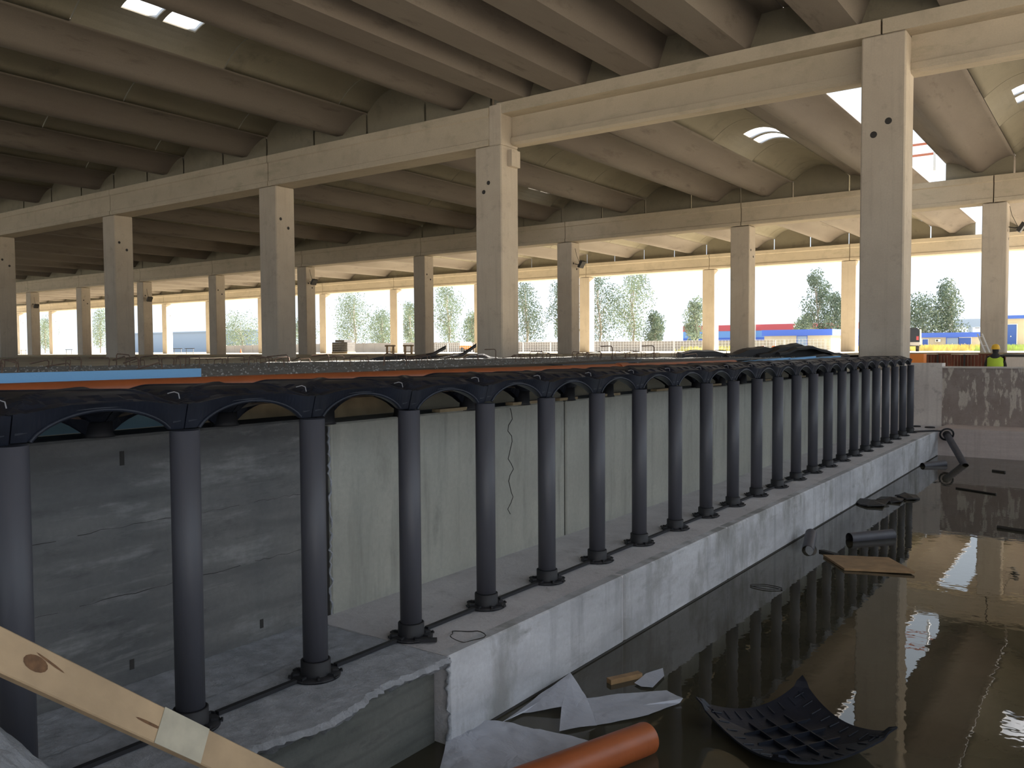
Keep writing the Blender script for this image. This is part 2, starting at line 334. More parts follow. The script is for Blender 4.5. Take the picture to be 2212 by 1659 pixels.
for Y, rn in rows:
    for i, x in enumerate(CX):
        if rn == 'front' and i > 4: break
        wd = .90 if i else .86
        c = empty('concrete_column', (x+wd/2, Y+.4, FZ))
        lab = f'beige concrete column in the {rn} row, {ORD[i+1]} from the right'
        if rn == 'front' and i == 0: lab = 'largest concrete column, rising behind the far end of the grey pipes'
        if rn == 'front' and i == 1: lab = 'concrete column near the middle of the hall with two beams meeting on it'
        tag(c, lab, 'column', f'concrete columns of the {rn} row')
        zb = -.46 if (rn == 'front' and i == 0) else FZ
        top = 6.42 if (rn == 'front' and i == 0) else 5.61
        if rn != 'front': top = 5.59
        sh = MB().box(-wd/2, wd/2, -.4, .4, zb-FZ, top-FZ)
        s_ = sh.build('shaft', M['col'], c); bevel(s_, .03)
        if rn == 'front' and i == 1:
            bevel(MB().box(.03, wd/2, -.395, .4, 5.61-FZ, 6.7-FZ).build('head', M['col'], c), .02)
            MB().box(wd/2, wd/2+.14, -.1, .3, 5.05-FZ, 5.5-FZ).build('corbel', M['col'], c)
        if rn == 'front' and i < 2:
            for hx, hz in ((-3.942, 4.64), (-4.225, 4.401)) if i == 0 else ((-14.243, 4.607), (-14.406, 4.372)): hole(c, hx-(x+wd/2), -.4, hz-FZ, 'y', .07 if i == 0 else .06)
        else:
            hole(c, wd/2, -.2, 4.75, 'x'); hole(c, wd/2, .12, 4.47, 'x')
BX = [5.9, -4.1, -14.2, -23.7, -33.8, -44.4, -54.3, -63.9, -73.5, -82.8, -91.4, -100.3, -109.5, -118.5, -130]
def box_prof(Y):    # plain beam with a proud top band and a bottom lip
    return [(Y, 5.62), (Y-.02, 5.66), (Y-.02, 5.78), (Y+.02, 5.80), (Y+.02, 6.40), (Y-.02, 6.43), (Y-.02, 6.65), (Y+.82, 6.65), (Y+.82, 6.43), (Y+.78, 6.4), (Y+.78, 5.8), (Y+.82, 5.78), (Y+.82, 5.62)][::-1]
def i_prof(Y):
    return [(Y+.5, 5.66), (Y+.44, 5.72), (Y+.44, 5.86), (Y+.5, 5.88), (Y+.5, 6.42), (Y+.02, 6.42), (Y+.02, 6.73), (Y+1.1, 6.73), (Y+1.1, 6.42), (Y+.85, 6.42), (Y+.85, 5.66)][::-1]
for Y, rn in rows:
    for i in range(len(BX)-1):
        if rn == 'front' and i > 5: break
        x1, x0 = BX[i]-.02, BX[i+1]+.02
        b_ = MB()
        if rn == 'front' and i in (0, 1):
            x0w = -3.62+.0 if i == 0 else -13.79; x1w = x1 if i == 0 else -4.49
            b_.ext([(Y+.02, 6.43), (Y+.02, 6.73), (Y+1.1, 6.73), (Y+1.1, 6.43)][::-1], x0+(.22 if i == 1 else 0), x1)
            b_.ext([(Y+.5, 5.66), (Y+.44, 5.72), (Y+.44, 5.86), (Y+.5, 5.88), (Y+.5, 6.43), (Y+.85, 6.43), (Y+.85, 5.66)][::-1], x0w, x1w)
            o = b_.build('flanged_beam', M['beam'])
        else:
            b_.ext(box_prof(Y), x0, x1); o = b_.build('concrete_beam', M['beam'])
        lab = f'concrete roof beam of the {rn} row, {ORD[i+1]} span from the right'
        if rn == 'front' and i == 1: lab = 'flanged concrete beam between the two nearest tall columns'
        tag(o, lab, 'beam', f'concrete beams over the {rn} row')

# ---------------------------------------------------------------- roof
ZB = 6.665
ce = empty('ceiling', (0, 0, 0)); tag(ce, 'ribbed and vaulted precast concrete roof', kind='structure')
def thick(prof, t):     # open profile (x,z) -> closed, thickened upward
    return prof + [(x, z+t) for x, z in reversed(prof)]
def tprof(wd):
    h = wd/2; p = []
    for k in range(-9, 10):
        u = h*k/9*.997
        s = max(0, (abs(u)-.16)/(h-.16)); p.append((u, .20+.52*(1-(1-s)**1.9)))
    return p
def vprof(wd):
    h = wd/2-.02; return [(h*k/8, .72+.58*(1-(k/8)**2)) for k in range(-8, 9)]
def zprof(wd):
    h = wd/2-.01; q = min(.42, h*.5); return [(-h, .80), (-q-.28, .78), (-q, 0), (q, 0), (q+.28, .78), (h, .80)]
mc = {}
def ribm(kind, wd, y0, y1):
    k = (kind, round(wd, 2), y0, y1)
    if k not in mc:
        p = {'T': tprof, 'V': vprof, 'Z': zprof}[kind](wd)
        n = len(p); b_ = MB(); q = thick(p, .10)
        v = [(a, y0, c) for a, c in q] + [(a, y1, c) for a, c in q]; N = len(q)
        fs = [(i, N+i, N+(i+1) % N, (i+1) % N) for i in range(N)]
        b_.add(v, fs, kind != 'Z')
        b_.add(v, [(i, i+1, N-2-i, N-1-i) for i in range(n-1)] + [(N+i, N+N-1-i, N+N-2-i, N+i+1) for i in range(n-1)])
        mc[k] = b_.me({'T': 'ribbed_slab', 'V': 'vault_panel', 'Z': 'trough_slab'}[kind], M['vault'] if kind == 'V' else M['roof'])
    return mc[k]
def endm(kind, wd):
    k = ('E', kind, round(wd, 2))
    if k not in mc:
        p = {'T': tprof, 'V': vprof, 'Z': zprof}[kind](wd-(.05 if kind != 'Z' else -.02))
        b_ = MB()
        for (a, c), (a2, c2) in zip(p[:-1], p[1:]):
            if max(c, c2) < .02: continue
            b_.add([(a, 0, 0), (a2, 0, 0), (a2, 0, c2), (a, 0, c), (a, .1, 0), (a2, .1, 0), (a2, .1, c2), (a, .1, c)], [(0, 1, 2, 3), (7, 6, 5, 4), (0, 4, 5, 1)])
        mc[k] = b_.me('end_panel', M['vault'])
    return mc[k]
def pane_plate(wd, y0, y1, at):    # vault panel with two rooflight openings along its length
    k = ('P', round(wd, 2), y0, y1, at)
    if k in mc: return mc[k]
    p = vprof(wd); ys = [y0, at-.95, at-.08, at+.08, at+.95, y1]; b_ = MB(); n = len(p)
    for j in range(5):
        for i in range(n-1):
            if j in (1, 3) and 4 <= i <= 11: continue
            (a, c), (a2, c2) = p[i], p[i+1]; ya, yb = ys[j], ys[j+1]
            b_.add([(a, ya, c), (a2, ya, c2), (a2, yb, c2), (a, yb, c), (a, ya, c+.1), (a2, ya, c2+.1), (a2, yb, c2+.1), (a, yb, c+.1)],
                   [(3, 2, 1, 0), (4, 5, 6, 7), (0, 1, 5, 4), (2, 3, 7, 6), (1, 2, 6, 5), (3, 0, 4, 7)])
    pn = MB()
    for j in (1, 3):
        for i in range(4, 12):
            (a, c), (a2, c2) = p[i], p[i+1]; pn.add([(a, ys[j], c+.03), (a2, ys[j], c2+.03), (a2, ys[j+1], c2+.03), (a, ys[j+1], c+.03)], [(0, 1, 2, 3)], True)
    mc[k] = (b_.me('vault_panel', M['vault']), pn.me('skylight_pane', M['pane'])); return mc[k]
LIGHTS = {(0, -18.0): 11.6, (1, -10.7): 31.2, (1, -22.8): 34.9, (1, -2.2): 31.0}
def slots_for(row):
    out = []
    if row == 0:
        bnd = [9.4, 7.0, 4.6, 2.2, -.2, -1.4-.9, -3.8-.2, -6.2, -8.58, -10.8, -12.65, -14.22]
        bnd = [8.2, 5.8, 3.4, 1.0, -1.4, -3.8, -6.2, -8.58, -10.8, -12.65, -14.22]
        for a1, a0 in zip(bnd[:-1], bnd[1:]): out.append(('Z', a0, a1))
    else:
        seq = [('T', 8.5, 6.1), ('V', 6.1, 3.75), ('T', 3.75, 1.35), ('T', 1.35, -1.05), ('V', -1.05, -3.45), ('T', -3.45, -5.85), ('O', -5.85, -7.1), ('T', -7.1, -9.53), ('V', -9.53, -11.94), ('T', -11.94, -14.33)]
        for k, a1, a0 in seq: out.append((k, a0, a1))
    bx = [-14.33, -24.05, -33.9] + BX[5:]
    lim = len(bx)-1 if row else 5
    for i in range(lim):
        a1, a0 = bx[i], bx[i+1]; q = (a1-a0)/4
        for k in range(4): out.append(('TV'[k % 2], a1-q*(k+1), a1-q*k))
    return out
for row, (ya, yb) in enumerate(((.1, 19.06), (19.14, 38.06), (38.14, 57.2), (-19, 0))):
    if row == 3: row = 0
    for kind, a0, a1 in slots_for(row):
        xc, wd = (a0+a1)/2, a1-a0
        if kind == 'O': continue
        if kind in 'TZ':
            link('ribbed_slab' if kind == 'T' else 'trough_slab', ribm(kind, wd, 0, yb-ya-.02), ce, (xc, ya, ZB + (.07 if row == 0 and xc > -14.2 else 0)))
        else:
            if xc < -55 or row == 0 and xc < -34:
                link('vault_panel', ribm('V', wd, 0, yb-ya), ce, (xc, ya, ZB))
            else:
                sp = [0, 1.7, 5.7, 9.7, 13.7, 17.7, yb-ya-.02]
                for s0, s1 in zip(sp[:-1], sp[1:]):
                    hit = [v for (r_, x_), v in LIGHTS.items() if r_ == row and abs(x_-xc) < .9 and ya+s0 < v < ya+s1]
                    if hit:
                        pm_, pn_ = pane_plate(wd, 0, s1-s0-.03, round(hit[0]-ya-s0, 2))
                        o = link('vault_panel', pm_, ce, (xc, ya+s0, ZB)); link('skylight_pane', pn_, o)
                    else:
                        link('vault_panel', ribm('V', wd, 0, round(s1-s0-.03, 3)), ce, (xc, ya+s0, ZB))
        link('end_panel', endm(kind, wd), ce, (xc, yb-.1, ZB + (.07 if row == 0 and xc > -14.2 else 0)))
# thin waterproof deck over the joints, leaving rooflights and the open slot free
# (rails of the roof scaffold seen through the open slot)
rl = empty('roof_railing', (-6.4, 39.0, 7.7)); tag(rl, 'red and white roof railing seen through the open roof slot', 'railing')
for z in (.35, .8): MB().tube([(-1.2, 0, z), (1.2, 0, z)], .05, 6).build('rail', M['rail'], rl)
for x in (-1.1, 0, 1.1): MB().box(x-.05, x+.05, -.05, .05, -.35, .95).build('post', M['white'], rl)
# cable drops hanging at the columns and small floodlights
for k, (x, z, lab) in enumerate(((-22.87, 4.43, 'small floodlight on the middle-row column left of centre right'), (-3.45, 4.6, 'small dark floodlight on the far right column of the middle row'), (-43.2, 4.57, 'small floodlight on the fifth middle-row column from the right'), (-63.4, 4.2, 'pale floodlight on the seventh middle-row column from the right'), (-82.2, 4.3, 'pale floodlight on the ninth middle-row column from the right'))):
    lab = lab if k else 'small floodlight on the third middle-row column from the right'
    fx = {-22.87: -23.28, -3.45: -3.6, -43.2: -43.98, -63.4: -63.48, -82.2: -82.28}[x]
    t = tag(empty('floodlight', (fx, 38.0, z)), lab, 'lamp', 'floodlights on the columns')
    MB().obox((.42, 0, 0), (.10, 0, .16), (0, .2, 0), (.06, 0, -.04)).build('lamp_housing', M['dsteel'], t)
    MB().tube([(0, 0, .05), (.2, 0, 0), (.38, 0, 0)], .02, 5).build('bracket', M['dsteel'], t)
    MB().tube([(.02, 0, .85), (.1, 0, .5), (.3, 0, .05)], .012, 4).build('cable', M['dsteel'], t)

# ---------------------------------------------------------------- pipes along the ledge
PX, PY0, PS = -3.28, 2.125, .71
tube_me = MB().lathe([(.052, 0), (.0625, 0), (.0625, 1.30), (.058, 1.30), (.058, 1.2)], 28).me('tube', M['pipe'])
rb = MB().lathe([(.075, 0), (.075, .085), (.066, .09), (.066, .02)], 24)
rb.lathe([(.07, .0), (.125, .0), (.125, .012), (.07, .014)], 24)
for k in range(8):
    a = 2*math.pi*k/8 + .2; rb.box(0, 0, 0, 0, 0, 0) if False else rb.obox((.098*math.cos(a), .098*math.sin(a), .016), (.016*math.cos(a), .016*math.sin(a), 0), (-.006*math.sin(a), .006*math.cos(a), 0), (0, 0, .008))
    rb.tube([(.13*math.cos(a+j*.12), .13*math.sin(a+j*.12), .012) for j in (-1, -.5, 0, .5, 1)], .006, 4)
foot_me = rb.me('base_ring', M['foot'])
bar_me = MB().box(-.014, .014, .132, PS-.132, .004, .022).me('linking_bar', M['foot'])
for i in range(-1, 23):
    t = empty('support_pipe', (PX, PY0+PS*i, ZL+.004))
    n = i+2
    tag(t, f'upright dark grey plastic pipe on the ledge, {ORD[n]} from the left', 'pipe', 'grey support pipes on the ledge')
    t['label'] = f'nearest dark grey pipe, cut by the left edge of the photo' if i == -1 else ('last dark grey pipe of the row, against the far wall corner' if i == 22 else t['label'])
    link('tube', tube_me, t, (0, 0, .006)); link('base_ring', foot_me, t)
    if i < 22: link('linking_bar', bar_me, t)
MB2 = MB().obox((.12, .09, .02), (.05, .035, 0), (-.008, .012, 0), (0, 0, .01)); 
sc_ = MB2.build('plastic_offcut', M['foot']); sc_.location = (PX+.02, PY0+2*PS-.12, ZL+.0); tag(sc_, 'short black plastic offcut beside the foot of the fourth pipe', 'offcut')
# thin wire loops beside the fourth pipe
wl_ = MB().tube([(-3.02+.10*math.cos(a)*(1+.3*math.sin(3*a)), 3.72+.09*math.sin(a), ZL+.012+.01*math.sin(2*a)) for a in [2*math.pi*k/24 for k in range(24)]], .003, 4, closed=True).build('wire_loop', M['dsteel'])
tag(wl_, 'loop of thin dark wire on the ledge beside the fourth pipe', 'wire')

# ---------------------------------------------------------------- formwork domes
def dome_mesh(name, ztop, crown, zleg=-.335, n=36):
    Lc = PS-.006; V = []; Fc = []
    def top(u, v):
        e = min(u, v, Lc-u, Lc-v); d = min(math.hypot(u-a, v-b) for a in (0, Lc) for b in (0, Lc))
        z = ztop
        z -= .045*max(0, 1-e/.16)**1.5
        z -= .03*max(0, 1-d/.20)
        blk = int((u if min(v, Lc-v) < min(u, Lc-u) else v)/.075)
        if .04 < e < .09: z += (.006 if blk % 2 else -.004)
        if abs(abs(u-v)) < .03 or abs(u+v-Lc) < .03: z += .006
        return z
    def bot(u, v):
        d = min(math.hypot(u-a, v-b) for a in (0, Lc) for b in (0, Lc))
        if d <= .068: return zleg
        if d >= .352: return crown
        return zleg + (crown-zleg)*max(0, 1-((.352-d)/.284)**2)**.72
    N = n+1
    xs = [Lc*(.5-.5*math.cos(math.pi*k/n))*.35 + Lc*k/n*.65 for k in range(N)]
    for f_ in (top, bot):
        for j in range(N):
            for i in range(N):
                ov = (.030 if i == n else .012 if i == n-1 else 0) if f_ is top else 0
                V.append((xs[i]+ov, xs[j], f_(xs[i], xs[j]) + (.006 if f_ is top and i == n else 0)))
    O = N*N
    for j in range(n):
        for i in range(n):
            k = j*N+i; Fc.append((k, k+1, k+N+1, k+N)); Fc.append((O+k, O+k+N, O+k+N+1, O+k+1))
    for i in range(n):
        Fc.append((i, O+i, O+i+1, i+1)); k = n*N+i; Fc.append((k, k+1, O+k+1, O+k))
        k = i*N; Fc.append((k, k+N, O+k+N, O+k)); k = i*N+n; Fc.append((k, O+k, O+k+N, k+N))
    b_ = MB().add(V, Fc)
    return b_.me(name, M['dome'])
d1 = dome_mesh('formwork_dome', -.165, -.232); d2 = dome_mesh('formwork_dome', -.262, -.29, -.40, 20)
rim = MB()
pts = []
for k in range(25):
    t_ = .068+(PS-.136-.006)*k/24; q = (t_-PS/2)/.284
    pts.append((0, t_, -.335+.103*max(0, 1-min(1, q*q))**.72))
rim.tube(pts, .009, 6)
for y0, y1, z0, z1, xo in ((.24, .47, -.222, -.205, .010), (.015, .06, -.30, -.265, .008), (.65, .69, -.30, -.265, .008)):
    rim.obox((xo/2, (y0+y1)/2, (z0+z1)/2), (xo/2, 0, -.004), (0, (y1-y0)/2, .003), (0, .004, (z1-z0)/2))
rim_me = rim.me('arch_rim', M['dome'])
clip_me = MB().tube([(0, 0, 0), (.02, .02, .007), (.03, .034, 0), (.033, .037, -.024)], .0026, 4).me('tie', M['clip'])
for i in range(-2, 22):
    y = PY0+PS*i
    n = i+3
    o = link('formwork_dome', d1, None, (PX-PS+.003, y+.003, random.uniform(-.004, .004)))
    tag(o, f'black plastic formwork dome over the pipes, outer row, {ORD[n]} from the left' if i > -2 else 'nearest black formwork dome of the outer row, at the left edge', 'formwork', 'black formwork domes of the outer row')
    link('arch_rim', rim_me, o, (PS-.004, 0, 0))
    link('tie', clip_me, o, (PS-.10, -.02, -.185))
    o2 = link('formwork_dome', d2, None, (PX-2*PS+.003, y+.003, 0))
    tag(o2, f'half-hidden black formwork dome of the inner row, {ORD[n]} from the left', 'formwork', 'black formwork domes of the inner row')
for i in range(-1, 23):   # short feet of the inner row on the wall top
    z0 = -.41 if PY0+PS*i < 3.5 else -.455
    o = MB().lathe([(0, z0+.002), (.075, z0+.002), (.065, z0+.02), (.062, -.335), (.03, -.335)], 14).build('formwork_stub', M['foot'], None, (PX-PS, PY0+PS*i, 0))
    tag(o, f'short black formwork foot on the wall top behind the {ORD[i+2]} pipe', 'foot', 'short formwork feet on the wall top')
# battens on the wall top
for k, (y0, y1) in enumerate(((5.5, 5.85), (6.2, 6.5), (7.0, 7.3), (8.1, 8.6), (9.6, 10.0), (11.2, 11.7), (4.6, 5.1), (12.9, 13.3))):
    o = MB().box(-4.03, -3.955, y0, y1, -.448, -.425).build('timber_batten', M['woodb'])
    tag(o, f'pale timber batten lying on the wall top under the arches, {ORD[[2,3,4,5,6,7,1,8][k]]} from the left', 'batten', 'timber battens on the wall top')
# boards behind the arches
tag(MB().box(-4.33, -4.29, .9, 2.75, -.41, -.275).build('foam_board', M['bluedull']), 'dull blue foam board behind the nearest arches', 'board')
tag(MB().box(-4.34, -4.30, 2.8, 4.6, -.45, -.275).build('timber_board', M['woodb']), 'beige board behind the third and fourth arches', 'board')
# deck: poured fill, orange pipe, blue board
dk = empty('deck'); tag(dk, kind='structure')
random.seed(21)
nx, ny = 60, 130; V = []; Fc = []
def fbm(x, y): return .5*math.sin(x*2.1+y*1.3)+.3*math.sin(x*5.3-y*3.9+1)+.2*math.sin(x*9.7+y*8.1+2)
for j in range(ny+1):
    y = .2+18.2*j/ny
    for i in range(nx+1):
        x = -4.76-6.6*i/nx
        V.append((x, y, -.185+.010*fbm(x, y)+random.uniform(-.006, .006) + (.0 if i < nx else -.3)))
for j in range(ny):
    for i in range(nx): k = j*(nx+1)+i; Fc.append((k, k+nx+1, k+nx+2, k+1))
MB().add(V, Fc).build('gravel_surface', M['gravel'], dk)
MB().box(-11.38, -4.75, .2, 18.4, -.5, -.20).build('fill', M['gravel'], dk)
st = MB(); random.seed(22)
for k in range(2600):
    y = random.uniform(.8, 18); x = random.uniform(-11.2, -4.8); r = random.uniform(.005, .015)
    c = Vector((x, y, -.178+.010*fbm(x, y))); a = random.uniform(0, 6.28)
    st.add([c+Vector((r*math.cos(a), r*math.sin(a), 0)), c+Vector((r*math.cos(a+2.1), r*math.sin(a+2.1), 0)), c+Vector((r*math.cos(a+4.2), r*math.sin(a+4.2), 0)), c+Vector((0, 0, r))], [(0, 1, 3), (1, 2, 3), (2, 0, 3)])
M['pebble'] = pm('pebbles', (.34, .33, .31), .9, var=.4, vscale=40)
tag(st.build('gravel', M['pebble'], dk), kind='stuff')
op = empty('orange_pipe', (-4.42, 0, -.205)); tag(op, 'long orange plastic pipe lying on the deck behind the domes', 'pipe')
MB().tube([(0, .3, 0), (0, 4, 0), (-.01, 8, -.008), (0, 11.5, -.01)], .055, 16).build('tube', M['orange'], op)
MB().tube([(0, 8.1, -.008), (0, 8.3, -.008)], .066, 16).build('socket', M['orange'], op)
tag(MB().box(-4.79, -4.745, .7, 3.2, -.20, -.108).build('foam_board', M['blue']), 'bright blue foam board standing on the near left of the deck', 'board')
# inner black sheets on the deck edge
random.seed(31)
def sheet(name, pts, z, thick_, mat, label, cat='sheet', group=None, curl=0.0):
    cx = sum(p[0] for p in pts)/len(pts); cy = sum(p[1] for p in pts)/len(pts)
    b_ = MB(); n = len(pts)
    top = [(x-cx, y-cy, z_+thick_) for (x, y, z_) in pts]; bo = [(x-cx, y-cy, z_) for (x, y, z_) in pts]
    b_.add(top+bo+[(0, 0, sum(p[2] for p in pts)/n+thick_+curl), (0, 0, sum(p[2] for p in pts)/n+curl*.6)],
           [(i, (i+1) % n, 2*n) for i in range(n)] + [((i+1) % n+n, i+n, 2*n+1) for i in range(n)] + [(i, i+n, (i+1) % n+n, (i+1) % n) for i in range(n)])
    o = b_.build(name, mat, None, (cx, cy, z)); tag(o, label, cat, group); return o
sheet('formwork_sheet', [(-4.8, 5.2, 0), (-4.8, 7.4, .0), (-5.1, 7.6, .02), (-5.2, 5.3, .0)], -.19, .02, M['mat'], 'flat black plastic sheet beside the middle of the orange pipe', group='flat black sheets on the deck edge')
sheet('formwork_sheet', [(-4.75, 7.5, 0), (-4.75, 9.3, .02), (-5.1, 9.5, .03), (-5.2, 7.6, .0)], -.18, .025, M['mat'], 'flat black plastic sheet near the far end of the orange pipe', group='flat black sheets on the deck edge')
sheet('formwork_sheet', [(-4.72, 9.4, 0), (-4.72, 13, .02), (-5.2, 13, .03), (-5.3, 9.6, .0)], -.20, .03, M['mat'], 'long black plastic sheet beyond the orange pipe', group='flat black sheets on the deck edge')
# heaps of black formwork sheets
def mat_piece(x, y, z, L_, W_, H_, rz, lab, group):
    b_ = MB(); n = 14; V = []; Fc = []
    ph = random.uniform(0, 6)
    for j in range(n+1):
        for i in range(5):
            u = L_*(j/n-.5); v = W_*(i/4-.5)
            zz = H_*(.25+.75*(math.sin(j/n*math.pi*.9+ph*.2)**2)) + .06*H_*math.sin(j*1.7+ph) - .3*H_*abs(i/4-.5) 
            V.append((u, v, max(.01, zz)))
    O = len(V); V += [(a, b, (max(0, c-.04) if L_ == 1.2 else 0)) for a, b, c in V]
    for j in range(n):
        for i in range(4): k = j*5+i; Fc += [(k, k+5, k+6, k+1), (O+k, O+k+1, O+k+6, O+k+5)]
        Fc += [(j*5, O+j*5, O+j*5+5, j*5+5), (j*5+4, j*5+9, O+j*5+9, O+j*5+4)]
    Fc += [(i, i+1, O+i+1, O+i) for i in range(4)] + [(n*5+i, O+n*5+i, O+n*5+i+1, n*5+i+1) for i in range(4)]
    o = b_.add(V, Fc).build('formwork_sheet', M['mat'], None, (x, y, z), (0, 0, rz)); tag(o, lab, 'sheet', group)
G1, G2 = 'black sheets heaped left of centre', 'black sheets heaped beside the large column'
mat_piece(-13.6, 14.2, -.26, 1.6, .8, .16, .45, 'low black curved sheet at the left end of the middle heap', G1)
mat_piece(-12.9, 14.6, -.25, 1.3, .5, .17, .9, 'black sheet in the middle of the left heap', G1)
for x, y, z1, lab in ((-12.5, 14, .02, 'black sheet with a raised pointed tip, left one of two'), (-11.8, 14.2, .06, 'black sheet with a raised pointed tip, right one of two')):
    b_ = MB(); P_ = [(-.7, 0, 0), (-.2, -.02, .03), (.2, 0, .10), (.5, 0, z1+.24)]
    V = []
    for k, (a, b, c) in enumerate(P_):
        wv = .22*(1-k/3.2)+.02
        V += [(a, b-wv, c), (a, b+wv, c+.06), (a, b+wv, c+.09), (a, b-wv, c+.05)]
    Fc = []
    for k in range(3):
        for q in range(4): Fc.append((k*4+q, k*4+(q+1) % 4, k*4+4+(q+1) % 4, k*4+4+q))
    Fc += [(3, 2, 1, 0), (12, 13, 14, 15)]
    tag(b_.add(V, Fc).build('formwork_sheet', M['mat'], None, (x, y, -.24), (0, 0, .6)), lab, 'sheet', G1)
mat_piece(-11.2, 14.5, -.25, 1.0, .6, .17, .6, 'flat black sheet at the right end of the middle heap', G1)
mat_piece(-6.95, 17.2, -.18, 1.7, .8, .16, .6, 'black sheet at the left end of the right-hand heap', G2)
mat_piece(-6.2, 17.5, -.18, 1.5, .9, .22, .6, 'low black sheet in the middle of the right-hand heap', G2)
mat_piece(-5.55, 17.6, -.18, 1.5, .8, .28, .6, 'tallest black sheet of the right-hand heap', G2)
mat_piece(-5.1, 17.3, -.14, 1.2, .5, .19, .5, 'thin black sheet overhanging right of the tallest one', G2)
mat_piece(-5.05, 18.0, -.2, 1.0, .6, .16, .5, 'crumpled black sheet at the foot of the large column', G2)
mat_piece(-4.75, 17.0, -.2, .8, .4, .08, .6, 'small black sheet at the foot of the large column', G2)
for a, b, c, lab in ((12.3, 13.6, -.03, 'pale blue foam board on the far deck, left one'), (13.5, 15.0, .0, 'pale blue foam board on the far deck, tilted'), (15.2, 16.6, -.03, 'pale blue foam board on the far deck, right one')):
    tag(MB().obox((-4.45, (a+b)/2, -.20+c*.2+.02), (.16, 0, .01+c*.1), (0, (b-a)/2, .015), (0, 0, .016)).build('foam_board', M['blue']), lab, 'board', 'pale blue boards on the far deck')
# rebar hooks: three tall and many low
def hook(x, y, h, arm, rz, lab=None, group=None, z=-.19, r=.008):
    pts = [(0, 0, 0), (0, 0, h-.03), (-.01, 0, h-.008), (-.035, 0, h), (-arm, 0, h-.005)]
    o = MB().tube(pts, r, 5).build('rebar_hook', M['steel'], None, (x, y, z), (0, 0, rz)); tag(o, lab, 'rebar', group); return o
hook(-5.91, 12, .24, .19, .55, 'tall bent rebar hook, rightmost of the three tall ones', 'tall rebar hooks')
hook(-6.65, 12, .24, .19, .55, 'tall bent rebar hook, middle one of the three tall ones', 'tall rebar hooks')
hook(-9.0, 12, .20, .2, .55, 'tall bent rebar hook, leftmost of the three tall ones', 'tall rebar hooks')
random.seed(41)
stm = MB().tube([(0, 0, 0), (0, 0, .085), (-.012, 0, .1), (-.2, .0, .105), (-.215, 0, .09), (-.218, 0, .0)], .006, 5).me('rebar_stirrup', M['steel'])
stm2 = MB().tube([(0, 0, 0), (.0, 0, .07), (-.02, 0, .09), (-.25, .03, .06)], .006, 5).me('rebar_stirrup', M['steel'])
for k in range(110):
    y = 2.6+(k/110)**1.15*15.2+random.uniform(-.1, .1); x = -11.2+random.uniform(0, 1.2)+max(0, (y-9))*.45*random.uniform(.6, 1)
    if k % 4 == 0: x = random.uniform(-9.5, -6.5)
    o = link('rebar_stirrup', stm if random.random() < .6 else stm2, None, (x, y, -.19), (random.uniform(-.15, .15), random.uniform(-.15, .15), .55+random.uniform(-.5, .5)))
    sc = random.uniform(.8, 1.25); o.scale = (sc, sc, sc*random.uniform(.9, 1.25))
    tag(o, 'low bent rusty rebar stirrup sticking out of the gravel deck', 'rebar', 'rebar stirrups on the deck')
# ---------------------------------------------------------------- foreground plank and rubble
pk = empty('timber_plank', (0, 0, 0)); tag(pk, 'pale timber plank with a dark knot slanting across the lower left', 'plank')
A = Vector((-2.06, .25, -.18)); B = Vector((-2.02, 2.52, -2.06))
ax = (B-A).normalized(); nrm = Vector((1, 0, .55)); side = ax.cross(nrm).normalized(); nrm = side.cross(ax).normalized()
o = MB().obox((A+B)/2, ax*((B-A).length/2), side*.046, nrm*.013).build('board', M['wood'], pk); bevel(o, .003)
def onpl(s, t, d=.0135): return A + ax*s + side*t + nrm*d
def decal(name, pts, mat, parent): return MB().add([onpl(*p) for p in pts], [tuple(range(len(pts)))]).build(name, mat, parent)
M['knot'] = pm('dark_knot', (.16, .08, .035), .7, var=.3, vscale=60)
M['tape'] = pm('pale_tape', (.50, .46, .36), .6, var=.12, vscale=20)
knot = decal('knot', [(.865+.034*math.cos(a), -.004+.018*math.sin(a)) for a in [2*math.pi*k/14 for k in range(14)]], M['knot'], pk)
decal('knot', [(.90+.045*math.cos(a), -.020+.003*math.sin(a)+.05*math.cos(a)*.15) for a in [2*math.pi*k/10 for k in range(10)]], M['knot'], pk)
decal('knot', [(1.23+.05*math.cos(a), .008+.004*math.sin(a)) for a in [2*math.pi*k/10 for k in range(10)]], M['knot'], pk)
MB().obox(onpl(1.345, 0, .0145), ax*.085, side*.0465, nrm*.0012).build('tape', M['tape'], pk)
# rubble mound at the lower left corner
random.seed(51)
V = []; Fc = []; n = 110
for j in range(n+1):
    for i in range(n+1):
        x = -2.99+1.9*i/n; y = -.8+2.4*j/n
        h = 1.0*math.exp(-(((x+2.1)/.55)**2+((y-.45)/.55)**2)*.75)
        V.append((x, y, -1.53+h+random.uniform(-.011, .011)+.012*math.sin(x*31+2*math.sin(y*17))*math.sin(y*27)))
for j in range(n):
    for i in range(n): k = j*(n+1)+i; Fc.append((k, k+1, k+n+2, k+n+1))
tag(MB().add(V, Fc).build('rubble', M['rough']), 'heap of pale crushed concrete at the lower left corner', 'rubble', kind='stuff')

# ---------------------------------------------------------------- things in the pit water
op = empty('orange_pipe', (0, 0, 0)); tag(op, 'short thick orange pipe lying half in the water at bottom centre', 'pipe')
P1 = Vector((-2.02, 4.02, -2.085)); P0 = Vector((-2.293, 2.797, -2.0)); d_ = (P1-P0).normalized()
E1 = P1; 
MB().tube([P0, P0.lerp(P1, .5), P1-d_*.012, P1], [.085, .085, .085, .083], 32, cap=False).build('tube', M['orange'], op)
MB().tube([P1+d_*.0005, P1-d_*.02, P0], [.083, .079, .079], 32, cap=False).build('inner_wall', M['orange'], op)
